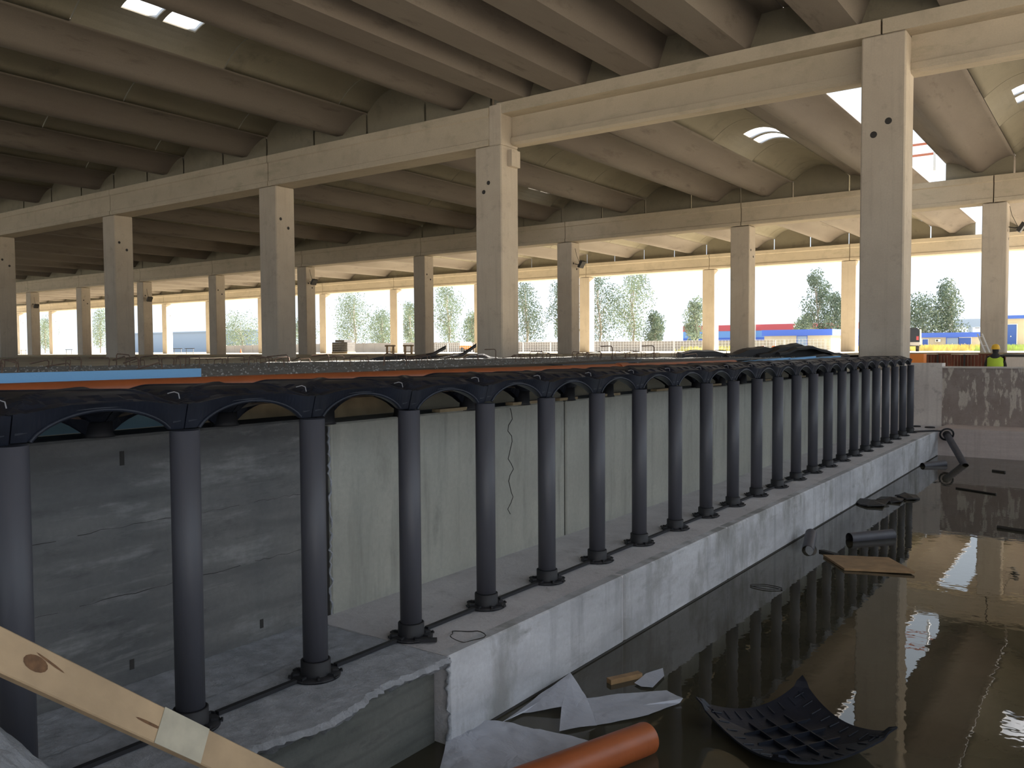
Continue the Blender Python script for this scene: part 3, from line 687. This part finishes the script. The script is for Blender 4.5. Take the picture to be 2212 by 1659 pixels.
# floating upturned dome
random.seed(61)
n = 30; Lc = .74; V = []; Fc = []
def dish(u, v, o_):
    d = min(math.hypot(u-a, v-b) for a in (0, Lc) for b in (0, Lc))
    c = max(abs(u/Lc-.5), abs(v/Lc-.5))*2
    z = .045*c**3
    z += .095*max(0, 1-d/.36)**1.8 + (.02 if d < .05 else 0)
    return z
for o_ in (0, 1):
    for j in range(n+1):
        for i in range(n+1):
            u, v = Lc*i/n, Lc*j/n
            # corners drawn out into little spouts, sides bowed in
            bx_ = (1-abs(2*v/Lc-1)**2)*.035; by_ = (1-abs(2*u/Lc-1)**2)*.035
            uu = u + bx_*(1-2*u/Lc); vv = v + by_*(1-2*v/Lc)
            V.append((uu-Lc/2, vv-Lc/2, dish(u, v, 0) - (.012 if o_ else 0)))
N = n+1; O = N*N
for j in range(n):
    for i in range(n): k = j*N+i; Fc += [(k, k+1, k+N+1, k+N), (O+k, O+k+N, O+k+N+1, O+k+1)]
for i in range(n):
    Fc += [(i, O+i, O+i+1, i+1), (n*N+i, n*N+i+1, O+n*N+i+1, O+n*N+i), (i*N, (i+1)*N, O+(i+1)*N, O+i*N), (i*N+n, O+i*N+n, O+(i+1)*N+n, (i+1)*N+n)]
fd = MB().add(V, Fc, False).build('formwork_dome', M['dome'], None, (-1.41, 4.55, ZW+.010), (.03, .0, -.60))
tag(fd, 'upturned black plastic formwork dome floating in the foreground water', 'formwork')
fr = MB()
for k in range(3, n-2, 3):     # small inner ribs round the dish and stiffeners across it
    for s_ in (1, -1):
        t_ = (k/n-.5)*Lc
        for (a, b) in (((t_, s_*(Lc/2-.055)), (t_, s_*(Lc/2-.12))), ((s_*(Lc/2-.055), t_), (s_*(Lc/2-.12), t_))):
            za = dish(a[0]+Lc/2, a[1]+Lc/2, 0); zb_ = dish(b[0]+Lc/2, b[1]+Lc/2, 0)
            fr.tube([(a[0], a[1], za+.008), (b[0], b[1], zb_+.008)], .006, 4)
fr.build('stiffening_rib', M['dome'], fd)
cr_ = MB()
for a in (-.12, 0, .12):
    cr_.obox((a, 0, .012), (.004, 0, 0), (0, .22, 0), (0, 0, .012)); cr_.obox((0, a, .012), (.22, 0, 0), (0, .004, 0), (0, 0, .012))
cr_.build('cross_rib', M['dome'], fd)
# plastic film pieces
def film(pts, faces, lab, sub=2, amp=.01):
    b_ = MB().add(pts, faces); me = b_.me('plastic_film', M['film']); o = link('plastic_film', me)
    s_ = o.modifiers.new('s', 'SUBSURF'); s_.subdivision_type = 'SIMPLE'; s_.levels = 4; s_.render_levels = 4
    tx = bpy.data.textures.new('wrinkle', 'CLOUDS'); tx.noise_scale = .22
    dm = o.modifiers.new('d', 'DISPLACE'); dm.texture = tx; dm.strength = amp; dm.mid_level = .5; dm.texture_coords = 'GLOBAL'
    tag(o, lab, 'plastic film'); return o
def fan(p):
    n = len(p); c = tuple(sum(q[k] for q in p)/n for k in range(3)); return list(p)+[c], [(i, (i+1) % n, n) for i in range(n)]
film(*fan([(-2.577, 2.808, -2.128), (-2.773, 3.199, -2.128), (-3.044, 3.616, -2.108), (-2.816, 3.816, -2.128), (-2.674, 3.843, -2.128), (-2.359, 3.877, -2.128), (-2.237, 3.917, -2.128), (-2.305, 3.765, -2.128), (-2.329, 3.511, -2.128), (-2.24, 3.142, -2.128)]), 'wide pale plastic film behind the thick orange pipe', amp=.045)
pb, fb = fan([(-2.827, 3.808, -2.128), (-2.851, 4.1, -2.128), (-2.831, 4.552, -2.078), (-2.632, 4.133, -2.108), (-2.8, 3.978, -2.128)]); pb2, fb2 = fan([(-2.831, 4.552, -2.078), (-2.624, 4.396, -2.118), (-2.368, 4.094, -2.128), (-2.433, 3.998, -2.128), (-2.497, 3.897, -2.128), (-2.632, 4.133, -2.108)]); nb_ = len(pb)
film(pb+pb2, fb+[tuple(i+nb_ for i in q) for q in fb2], 'peaked triangle of pale plastic film beside the ledge', amp=.02)
film(*fan([(-2.618, 4.37, -2.128), (-2.361, 4.653, -2.128), (-2.248, 4.745, -2.118), (-2.101, 4.666, -2.108), (-2.109, 4.644, -2.128), (-2.154, 4.485, -2.128), (-2.187, 4.369, -2.128), (-2.302, 4.191, -2.128), (-2.379, 4.086, -2.128)]), 'long tapering pale plastic film pointing right on the water', amp=.02)
film(*fan([(-2.475, 4.75, -2.128), (-2.485, 4.931, -2.128), (-2.436, 5.084, -2.128), (-2.369, 4.965, -2.128), (-2.346, 4.751, -2.128), (-2.412, 4.722, -2.128)]), 'small patch of plastic film beside the floating wood block', amp=.006)
tag(MB().obox((-2.56, 4.78, ZW+.012), (.055, .11, 0), (.022, -.011, 0), (0, 0, .02)).build('wood_block', M['panelwood']), 'small brown wood block floating near the ledge', 'wood')
# grey pipe offcuts
def offcut(a, b, r, lab):
    a, b = Vector(a), Vector(b); t = empty('pipe_offcut', a); tag(t, lab, 'pipe', None)
    d = (b-a); n_ = d.normalized()
    MB().tube([(0, 0, 0), d*.5, d], r, 24, cap=False).build('tube', M['pipe'], t)
    MB().tube([(-n_*.001), d*.5, d+n_*.001], r*.93, 24, cap=False).build('inner_wall', M['foot'], t)
offcut((-2.40, 9.72, ZW+.025), (-2.05, 10.18, ZW+.03), .0625, 'grey pipe offcut floating level in the middle of the water')
offcut((-2.64, 9.0, ZW-.005), (-2.73, 9.42, ZW+.09), .0625, 'grey pipe stub tipping its open end towards the ledge')
offcut((-2.55, 17.0, ZW+.03), (-2.85, 16.6, ZW+.0), .0625, 'short grey pipe floating in the far corner of the pit')
bo = MB().obox((-1.98, 8.70, ZW+.018), (.29, .11, .004), (-.16, .22, .0), (0, 0, .011)).build('wooden_board', M['panelwood']); tag(bo, 'flat brown board floating on the dark water', 'board')
tag(MB().obox((-2.42, 8.98, ZW+.01), (.09, -.05, 0), (.02, .02, 0), (0, 0, .012)).build('wood_strip', M['seam']), 'short dark wood strip floating left of the brown board', 'wood')
# black debris against the ledge
random.seed(71)
for k, (x, y, s_, lab) in enumerate(((-2.74, 12.2, .22, 'crumpled black debris against the ledge, left piece'), (-2.56, 12.6, .17, 'crumpled black debris against the ledge, middle piece'), (-2.42, 12.95, .16, 'crumpled black debris against the ledge, right piece'))):
    me_pts = [(s_*random.uniform(.7, 1.2)*math.cos(a), 1.2*s_*random.uniform(.7, 1.2)*math.sin(a), random.uniform(-.01, .03)) for a in [2*math.pi*q/9 for q in range(9)]]
    sheet('black_debris', [(x+a, y+b, c) for a, b, c in me_pts], ZW+.005, .02, M['mat'], lab, 'debris', 'black debris against the ledge', .03)
# leaning last pipe with its foot and bar
lp = empty('support_pipe', (-2.24, 17.16, ZW)); tag(lp, 'fallen grey pipe leaning from the water onto the ledge corner', 'pipe')
a = Vector((0, 0, -.02)); b = Vector((-.48, 1.14, .44))
MB().tube([a, b], .0625, 20, cap=False).build('tube', M['pipe'], lp)
MB().tube([a, b], .057, 20, cap=False).build('inner_wall', M['foot'], lp)
d_ = (b-a).normalized(); o_ = d_.orthogonal().normalized(); q_ = d_.cross(o_)
MB().tube([b-d_*.1, b+d_*.01], .072, 20, cap=False).build('base_ring', M['foot'], lp)
MB().tube([b+(o_*math.cos(t_)+q_*math.sin(t_))*.12 for t_ in [2*math.pi*k/20 for k in range(20)]], .018, 6, closed=True).build('base_flange', M['foot'], lp)
lb = MB().tube([(-3.2, 17.8, ZL+.02), (-2.93, 18.2, ZL+.02), (-2.80, 18.26, -1.64)], .016, 6).build('linking_bar', M['foot']); tag(lb, 'black bar running from the last pipe to the leaning pipe', 'bar')
for k, (x, y) in enumerate(((-3.4, 19.0), (-3.12, 18.9))):
    tag(MB().lathe([(.0, .02), (.09, .022), (.10, .0)], 14, (x, y, ZL+.012)).build('pipe_disc', M['foot']), f'black plastic cap on the far corner ledge, {["left","right"][k]} one', 'cap')
for a, b, r_, lab in (((-1.98, 14.25), (-1.42, 13.95), .012, 'thin dark rod floating near the far wall'), ((-1.14, 11.4), (-.6, 11.25), .022, 'timber strip floating at the right edge of the photo'), ((-1.75, 16.6), (-1.55, 16.5), .02, 'small dark stick floating near the far wall')):
    tag(MB().tube([(*a, ZW+.01), (*b, ZW+.01)], r_, 6).build('rod', M['dsteel']), lab, 'rod')
tag(MB().tube([(-2.53+.13*math.cos(t_)*(1+.2*math.sin(2*t_)), 7.38+.07*math.sin(t_), ZW+.008) for t_ in [2*math.pi*k/24 for k in range(30)]], .004, 4).build('wire_loop', M['dsteel']), 'loop of dark wire on the water in front of the ledge', 'wire')

# ---------------------------------------------------------------- low ground: red shuttering, worker, ladder
sh = empty('shuttering_wall', (-6, 33, -1.75)); tag(sh, 'wall of red-brown ribbed shuttering panels behind the far pit wall', 'shuttering')
sh.location.x = -6.9
for k in range(13):
    x0 = .42*k
    MB().box(x0, x0+.40, 0, .06, 0, 1.50+.02*math.sin(k*2)).build('shuttering_panel', M['shutter'] if (k not in (1, 9, 10, 11)) else M['ply'], sh)
    if k < 10:
        for q in (.1, .2, .3): MB().box(x0+q-.012, x0+q+.012, -.04, 0, 0, 1.47).build('rib', M['ply'], sh)
for k in (4, 6): MB().box(.42*k-.03, .42*k+.03, -.09, -.04, .0, 1.5).build('waler', M['dsteel'], sh)
MB().box(0, 5.4, -.05, .1, 1.52, 1.56).build('top_rail', M['woodb'], sh)
tag(MB().box(-5.75, -5.25, 30.5, 31.0, -1.75, -.21).build('orange_crate', M['amber']), 'orange crate just right of the large column', 'crate')
tag(MB().box(-2.95, -2.3, 31, 31.6, -1.75, -.32).build('concrete_block', M['plain']), 'grey concrete block right of the worker', 'block')
sheet('black_debris', [(-3.1, 31.0, 0), (-2.3, 31, 0), (-2.2, 31.6, .0), (-3.0, 31.6, .05)], -.31, .06, M['mat'], 'black sheet draped on the grey block right of the worker', 'sheet')
ld = empty('white_ladder', (-3.72, 33.6, -.4)); tag(ld, 'white ladder leaning behind the worker', 'ladder')
for s_ in (-.07, .07): MB().obox((-.15+s_, .2, .45), (.16, 0, -.42), (.018, 0, .008), (0, .03, 0)).build('rail', M['white'], ld)
for k in range(5): MB().obox((-.15+.26*(k-2)*.45, .2, .45-.7*(k-2)*.45), (.07, 0, 0), (0, .012, 0), (0, 0, .012)).build('rung', M['white'], ld)
# worker: one skinned body, with vest, helmet, hair as children
wk = empty('person', (-3.14, 30, -1.75)); tag(wk, 'worker seen from behind in a yellow helmet and hi-vis vest', 'person')
def skin(name, pts, edges, rad, mat, parent, sub=1):
    me = bpy.data.meshes.new(name); me.from_pydata(pts, edges, []); me.materials.append(mat); o = link(name, me, parent)
    s_ = o.modifiers.new('skin', 'SKIN'); s_.use_smooth_shade = True
    for k, r_ in enumerate(rad): me.skin_vertices[0].data[k].radius = (r_, r_)
    me.skin_vertices[0].data[0].use_root = True
    q = o.modifiers.new('sub', 'SUBSURF'); q.levels = sub; q.render_levels = sub; return o
P_ = [(0, 0, .95), (0, 0, 1.15), (0, .02, 1.38), (0, .03, 1.50), (0, .05, 1.62), (0, .06, 1.72),
      (-.19, .02, 1.42), (-.27, .06, 1.16), (-.24, .26, 1.05), (-.22, .34, 1.04), (.19, .02, 1.42), (.27, .08, 1.16), (.22, .28, 1.08), (.2, .36, 1.08),
      (-.10, 0, .88), (-.12, .02, .48), (-.12, -.02, .07), (-.12, .12, .03), (.10, 0, .88), (.12, .02, .48), (.12, -.02, .07), (.12, .12, .03)]
Ee = [(0, 1), (1, 2), (2, 3), (3, 4), (4, 5), (2, 6), (6, 7), (7, 8), (8, 9), (2, 10), (10, 11), (11, 12), (12, 13), (0, 14), (14, 15), (15, 16), (16, 17), (0, 18), (18, 19), (19, 20), (20, 21)]
Rr = [.14, .145, .15, .06, .085, .075, .07, .05, .04, .04, .07, .05, .04, .04, .09, .06, .045, .05, .09, .06, .045, .05]
skin('body', P_, Ee, Rr, M['cloth'], wk, 2)
for s_ in (-1, 1):
    h = MB().tube([(s_*.21, .34, 1.05), (s_*.205, .40, 1.05), (s_*.2, .42, 1.05)], [.03, .04, .03], 8)
    for q in range(4): h.tube([(s_*.21+.022*(q-1.5), .41, 1.05), (s_*.21+.024*(q-1.5), .46, 1.045), (s_*.21+.022*(q-1.5), .49-.006*abs(q-1.5), 1.02)], [.011, .01, .008], 6)
    h.tube([(s_*.18, .38, 1.05), (s_*.155, .42, 1.04), (s_*.15, .45, 1.03)], [.013, .011, .008], 6)
    h.build('hand', M['skin'], wk)
hd = MB().lathe([(.0, -.12), (.045, -.11), (.07, -.06), (.082, 0), (.085, .05), (.07, .10), (.0, .13)], 16, (0, .06, 1.66)).build('head', M['skin'], wk)
MB().lathe([(.086, -.08), (.09, .0), (.088, .06)], 16, (0, .055, 1.66)).build('hair', M['cloth'], wk)
vz = MB().lathe([(.0, 1.46), (.15, 1.455), (.215, 1.40), (.215, 1.2), (.22, .92), (.205, .92)], 20); 
for k, v in enumerate(vz.v): vz.v[k] = (v[0]*1.05, v[1]*.78+.02, v[2])
vz.build('vest', M['hivis'], wk)
rs = MB().lathe([(.224, 1.02), (.226, 1.07)], 20)
for k, v in enumerate(rs.v): rs.v[k] = (v[0]*1.05, v[1]*.8+.02, v[2])
rs.build('reflective_strip', M['reflect'], wk)
MB().lathe([(.17, 1.40), (.14, 1.50), (.08, 1.55), (.07, 1.58)], 16, (0, .02, 0)).build('collar', M['cloth'], wk)
MB().lathe([(.135, 1.68), (.13, 1.69), (.122, 1.70), (.115, 1.76), (.085, 1.815), (.04, 1.84), (0, 1.845)], 20, (0, .06, 0)).build('helmet', M['yellow'], wk)

# ---------------------------------------------------------------- outdoors
def cabin(name, x0, x1, y, z0, zt, zf, lab, openings, dep=6, extra=None):
    t = empty(name, (x0, y, z0)); tag(t, lab, 'building')
    MB().box(0, x1-x0, 0, dep, 0, zf-z0).build('wall', M['cream'], t)
    MB().box(-.25, x1-x0+.25, -.3, dep+.3, zf-z0, zt-z0).build('fascia', M['bluep'], t)
    for a, b, c, d, mt, nm in openings:
        o = MB().box(a-x0, b-x0, -.06, .0, c-z0, d-z0).build(nm, M[mt], t)
        fm = MB(); A_, B_, C_, D_ = a-x0, b-x0, c-z0, d-z0
        fm.box(A_-.06, A_, -.1, 0, C_, D_); fm.box(B_, B_+.06, -.1, 0, C_, D_); fm.box(A_-.06, B_+.06, -.1, 0, D_, D_+.06)
        fm.build('frame', M['white'] if mt == 'bluedoor' else M['bluep'], o)
        if nm == 'door': MB().box((A_+B_)/2-.03, (A_+B_)/2+.03, -.14, -.06, (C_+D_)/2-.05, (C_+D_)/2+.05).build('handle', M['white'], o)
    return t
cabin('low_building', -39.9, -31.0, 115, -.27, 2.5, 1.68, 'low cream building with a deep blue roof edge, left of the largest column', [(-35.4, -34.1, -.25, 1.6, 'shed', 'door')])
c2 = cabin('low_building', -17.5, -11.5, 100, -.27, 1.56, 1.06, 'low cream building with blue doors right of the largest column', [(-17.35, -16.8, -.2, .88, 'bluedoor', 'shutter'), (-15.0, -13.9, -.25, 1.0, 'shed', 'door'), (-13.85, -12.7, -.25, 1.0, 'bluedoor', 'door')])
MB().box(1.45, 1.95, -.35, 0, .85, 1.15).build('air_conditioner', M['white'], c2); MB().lathe([(0, 0), (.11, 0)], 12, (0, 0, 0)).build('fan_grille', M['dsteel'], c2, (1.62, -.37, 1.0), (math.pi/2, 0, 0))
cabin('low_building', -8.3, -5.5, 80, -.27, 2.57, 2.3, 'cream cabin with a bright blue door at the right edge', [(-7.68, -6.88, -.1, 1.83, 'bluedoor', 'door')], 4)
wh = empty('warehouse', (-99.4, 220, -.27)); tag(wh, 'long distant warehouse with red upper and blue lower cladding', 'building')
MB().box(0, 50, 0, 12, 0, 3.2).build('lower_cladding', M['bluep'], wh); MB().box(0, 50, 0, 12, 3.2, 5.0).build('middle_cladding', M['bluep2'], wh); MB().box(0, 50, -.1, 12, 5.0, 6.6).build('upper_cladding', M['redp'], wh)
for x in (21, 31.5): MB().tube([(x, -1, 0), (x, -1, 7.0), (x+1.2, -1, 7.0)], .12, 6).build('mast', M['white'], wh)
sd_ = empty('long_shed', (-330, 182, -.27)); tag(sd_, 'long pale grey-blue shed far away at the left', 'building')
MB().box(0, 96, 0, 10, 0, 7.2).build('wall', M['shed'], sd_); MB().box(-.5, 96.5, -.5, 10.5, 7.2, 7.6).build('roof', M['shed'], sd_)
br = empty('overpass', (-30, 200, 3.9)); tag(br, 'distant grey overpass on piers beyond the right-hand trees', 'bridge')
MB().box(0, 12, 0, 6, .3, 2.0).build('deck_slab', M['shed'], br)
for x in (1, 4.2, 7.8, 11): MB().box(x-.3, x+.3, 1, 3, -4.2, .3).build('pier', M['shed'], br)
# van
vn = empty('van', (-11.9, 60, -.27)); tag(vn, 'rear of a dark van parked right of the largest column', 'van')
vn.rotation_euler.z = .19
bd = MB().ext([(-.9, .35), (.9, .35), (.92, .9), (.80, 1.48), (.72, 1.56), (-.72, 1.56), (-.80, 1.48), (-.92, .9)], 0, 3.2, 'y').build('body', M['glass'], vn, (.45, 0, 0)); bevel(bd, .05, 2)
MB().box(-.28, 1.18, -.03, .02, .70, 1.42).build('rear_window', M['glass'], vn); MB().box(-.4, 1.3, -.05, .0, .40, .62).build('bumper', M['wirem'], vn); MB().box(1.30, 1.40, -.02, .1, .45, 1.45).build('pillar', M['white'], vn)
for s_ in (-.28, 1.18):
    MB().tube([(s_-.1, .7, .3), (s_+.1, .7, .3)], .3, 16).build('wheel', M['mat'], vn); MB().box(s_-.08 if s_ > 0 else s_-.05, s_+.06, -.04, 0, .75, 1.0).build('tail_lamp', M['redp'], vn)
# boundary wall of concrete panels
bw = empty('boundary_wall', (-126, 90, FZ-.05)); tag(bw, 'long grey concrete panel wall closing the yard behind the hall', 'wall')
x = 0
while x < 94:
    MB().box(x+.03, x+2.37, 0, .12, 0, 1.28+.12*math.sin(x*.05)).build('wall_panel', M['fence'], bw); MB().box(x-.07, x+.03, -.03, .15, 0, 1.36+.12*math.sin(x*.05)).build('post', M['fence'], bw); x += 2.4
# mesh fences
fc = empty('mesh_fence', (-64, 72, FZ)); tag(fc, 'light wire mesh site fence in front of the boundary wall', 'fence')
for k in range(14):
    f_ = MB(); x0 = k*3.4
    f_.tube([(x0, 0, 0), (x0, 0, 1.0)], .03, 5); f_.tube([(x0+3.3, 0, 0), (x0+3.3, 0, 1.0)], .03, 5); f_.tube([(x0, 0, 1.0), (x0+3.3, 0, 1.0)], .02, 4)
    for q in range(1, 11): f_.tube([(x0+.3*q, 0, 0), (x0+.3*q, 0, 1.0)], .008, 3, cap=False)
    for q in range(1, 4): f_.tube([(x0, 0, .25*q), (x0+3.3, 0, .25*q)], .008, 3, cap=False)
    f_.build('fence_panel', M['wirem'], fc)
# trees
tree_data = [(-128.6, 95, 5.3, 4.6, 'rounded leafy tree left of the second front column', 0), (-111.7, 95, 5.3, 2.6, 'small tree just right of the third front column', 0),
 (-99.5, 95, 8.7, 3.6, 'tall pointed leafy tree above the pallet stack', 0), (-93.9, 95.5, 5.6, 3.0, 'lower leafy tree right of the tall pointed one', 0), (-88.4, 96, 6.8, 2.2, 'narrow tree behind the fourth middle column', 0),
 (-79.9, 95, 9.2, 2.5, 'tall slender poplar-like tree left of the centre column', 0), (-75.4, 95, 5.0, 1.8, 'small tree touching the left side of the centre column', 0), (-66.0, 95, 8.8, 2.6, 'tall loose tree right of the centre column', 1),
 (-61.2, 96, 9.0, 1.8, 'tall tree left of the third middle-row column', 1), (-54.6, 95, 9.4, 2.8, 'tall open tree right of the third middle-row column', 1), (-49.8, 95, 9.6, 3.0, 'tallest airy tree with pale branching trunk', 0),
 (-47.0, 95.5, 4.2, 1.5, 'small round tree right of the tallest airy tree', 1), (-59.5, 137, 8.3, 1.9, 'narrow tree in front of the red and blue warehouse', 0), (-38.5, 135, 11.8, 2.4, 'tall dark tree behind the blue-edged building', 1),
 (-35.6, 134, 8.0, 2.3, 'dense tree behind the right end of the blue-edged building', 1), (-24.3, 140, 6.8, 3.4, 'broad tree right of the largest column', 1), (-20.6, 141, 9.4, 2.7, 'tall crooked tree right of the largest column', 1),
 (-201, 95, 7.6, 2.6, 'tree at the far left between columns', 0), (-176.8, 95, 8.9, 2.6, 'tree behind the second front column from the left', 0), (-45.0, 150, 5.2, 2.0, 'small tree in front of the warehouse roof', 0)]
def tree(x, y, top, r, lab, dk_, seed):
    r = r*1.18; top = top*1.04
    random.seed(seed); t = empty('tree', (x, y, FZ)); tag(t, lab, 'tree', 'trees beyond the boundary wall'); H = top-FZ
    tr = MB(); tr.tube([(0, 0, 0), (.1*r, 0, H*.3), (-.05*r, 0, H*.62), (0, 0, H*.93)], [.16, .12, .07, .02], 6)
    clumps = []
    nb = 16
    for k in range(nb):
        h = H*(.20+.74*(k+.5)/nb); a = random.uniform(0, 6.28); prof = math.sin(min(1, (h/H-.08)/.92)*math.pi)**.6
        rr = r*.62*prof*random.uniform(.35, 1); p = Vector((rr*math.cos(a), rr*math.sin(a), h))
        tr.tube([(0, 0, h*.62), p*.6+Vector((0, 0, h*.3)), p], [.05, .03, .012], 4)
        clumps.append((p, r*random.uniform(.34, .58)*(.6+.5*prof)))
    tr.build('trunk', M['bark'], t)
    lf = MB(); dens = int(2100 + 560*r)
    for k in range(dens):
        p, cr2 = random.choice(clumps)
        d = Vector((random.gauss(0, 1), random.gauss(0, 1), random.gauss(0, 1))).normalized()*cr2*random.random()**.4
        d.z *= 1.25; q = p+d; s_ = random.uniform(.06, .15)*(y/95)
        a = Vector((random.uniform(-1, 1), random.uniform(-1, 1), random.uniform(-1, 1))).normalized(); b = a.orthogonal().normalized()
        lf.add([q-a*s_, q+b*s_*.6, q+a*s_, q-b*s_*.6], [(0, 1, 2, 3)])
    lf.build('foliage', M['leafd' if dk_ else 'leaf'], t)
for k, (x, y, tp, r_, lab, dk_) in enumerate(tree_data): tree(x, y, tp, r_, lab, dk_, 100+k)
M['weed2'] = pm('yellow_green_weeds', (.42, .40, .16), .9, var=.3, vscale=.8)
# hedge line, yellow grass
def tufts(name, n_, x0, x1, y0, y1, h0, h1, mat, lab, cat):
    random.seed(n_); g = MB()
    for k in range(n_):
        x, y = random.uniform(x0, x1), random.uniform(y0, y1); h = random.uniform(h0, h1); w_ = .05+.08*random.random(); l_ = random.uniform(-.15, .15)
        g.add([(x-w_, y, FZ-.02), (x+w_, y, FZ-.02), (x+l_, y+.05, FZ+h)], [(0, 1, 2)])
    tag(g.build(name, mat), lab, cat, kind='stuff')
tufts('yellow_grass', 2600, -17.5, -8.5, 68, 92, .15, .55, M['grass'], 'dry yellow grass in front of the low buildings', 'grass')
tufts('green_weeds', 700, -8.2, -5.0, 66, 76, .2, .5, M['weed'], 'green and yellow weeds below the bright blue door', 'grass')
tufts('yellow_shrubs', 420, -39, -32, 84, 88, .15, .7, M['weed2'], 'yellow flowering weeds along the boundary wall', 'grass')
# sawhorses, trestle frames, pallet, barriers, machine
for k, (x, lab) in enumerate(((-38.6, 'left one of the two pale timber trestles'), (-37.0, 'right one of the two pale timber trestles'))):
    t = empty('timber_trestle', (x, 40, FZ)); tag(t, lab, 'trestle', 'timber trestles')
    MB().box(-.42, .42, -.06, .06, .50, .60).build('top_beam', M['wood'], t)
    for s_ in (-.28, .28): MB().obox((s_, 0, .25), (.05, 0, 0), (0, .05, 0), (0, 0, .25)).build('leg', M['wood'], t)
    MB().box(-.3, .3, -.03, .03, .1, .17).build('brace', M['wood'], t)
for k, x in enumerate((-78.1, -76.0, -100.1, -111.4)):
    t = empty('steel_trestle', (x, 50, FZ)); tag(t, f'thin steel trestle frame on the far left floor, {["first","second","third","fourth"][k]} from the right' if k != 1 else 'rightmost thin steel trestle frame on the far left floor', 'trestle', 'thin steel trestles')
    if k == 0: t['label'] = 'thin steel trestle frame just left of the rightmost one'
    MB().tube([(-.6, 0, 0), (-.6, 0, .55), (.6, 0, .55), (.6, 0, 0)], .03, 5).build('frame', M['dsteel'], t); MB().tube([(-.55, 0, .1), (.55, 0, .1)], .025, 5).build('crossbar', M['dsteel'], t)
    MB().tube([(-.85, 0, .56), (.85, 0, .56)], .03, 5).build('top_bar', M['dsteel'], t)
pt = empty('block_pallet', (-53.7, 50, FZ)); pt.scale = (.76, .8, 1.2); tag(pt, 'stack of dark blocks on a pallet left of centre', 'pallet')
MB().box(-1.25, 1.25, -.6, .6, 0, .14).build('pallet', M['woodb'], pt)
random.seed(9)
for l_ in range(5):
    for c_ in range(5):
        if l_ == 4 and c_ in (0, 4): continue
        MB().box(-1.22+.49*c_, -1.22+.49*c_+.47, -.55, .55, .15+.165*l_, .15+.165*l_+.155).build('block', M['block'], pt)
for k, x in enumerate((-20.9, -20.1)):
    t = empty('barrier', (x, 60, FZ)); tag(t, f'{["left","right"][k]} one of two orange and white road barriers', 'barrier', 'orange and white barriers')
    for j, mt in enumerate(('orange', 'white', 'orange')): MB().ext([(-.26+.05*j, .14*j+.0), (.26-.05*j, .14*j+.0), (.21-.05*j, .14*(j+1)), (-.21+.05*j, .14*(j+1))][::-1], -.15+.03*j, .15-.03*j, 'y').build('barrier_section', M[mt], t)
mc_ = empty('site_machine', (-67.9, 85, FZ)); tag(mc_, 'small amber and white site machine left of the centre column', 'machine')
MB().box(-1.2, 1.2, -.6, .6, .35, .8).build('body', M['amber'], mc_); MB().box(-1.2, -.2, -.6, .6, .8, 1.3).build('cab', M['white'], mc_)
for s_ in (-.8, .8): MB().tube([(s_, -.7, .3), (s_, .7, .3)], .3, 12).build('wheel', M['mat'], mc_)
for k, x in enumerate((-121.5, -103)):
    t = MB().lathe([(.25, 0), (.25, .04), (.16, .04), (.03, .6), (0, .6)], 12).build('traffic_cone', M['orange'], None, (x, 76, FZ)); tag(t, f'orange traffic cone in the far yard, {["left","right"][k]} one', 'cone')
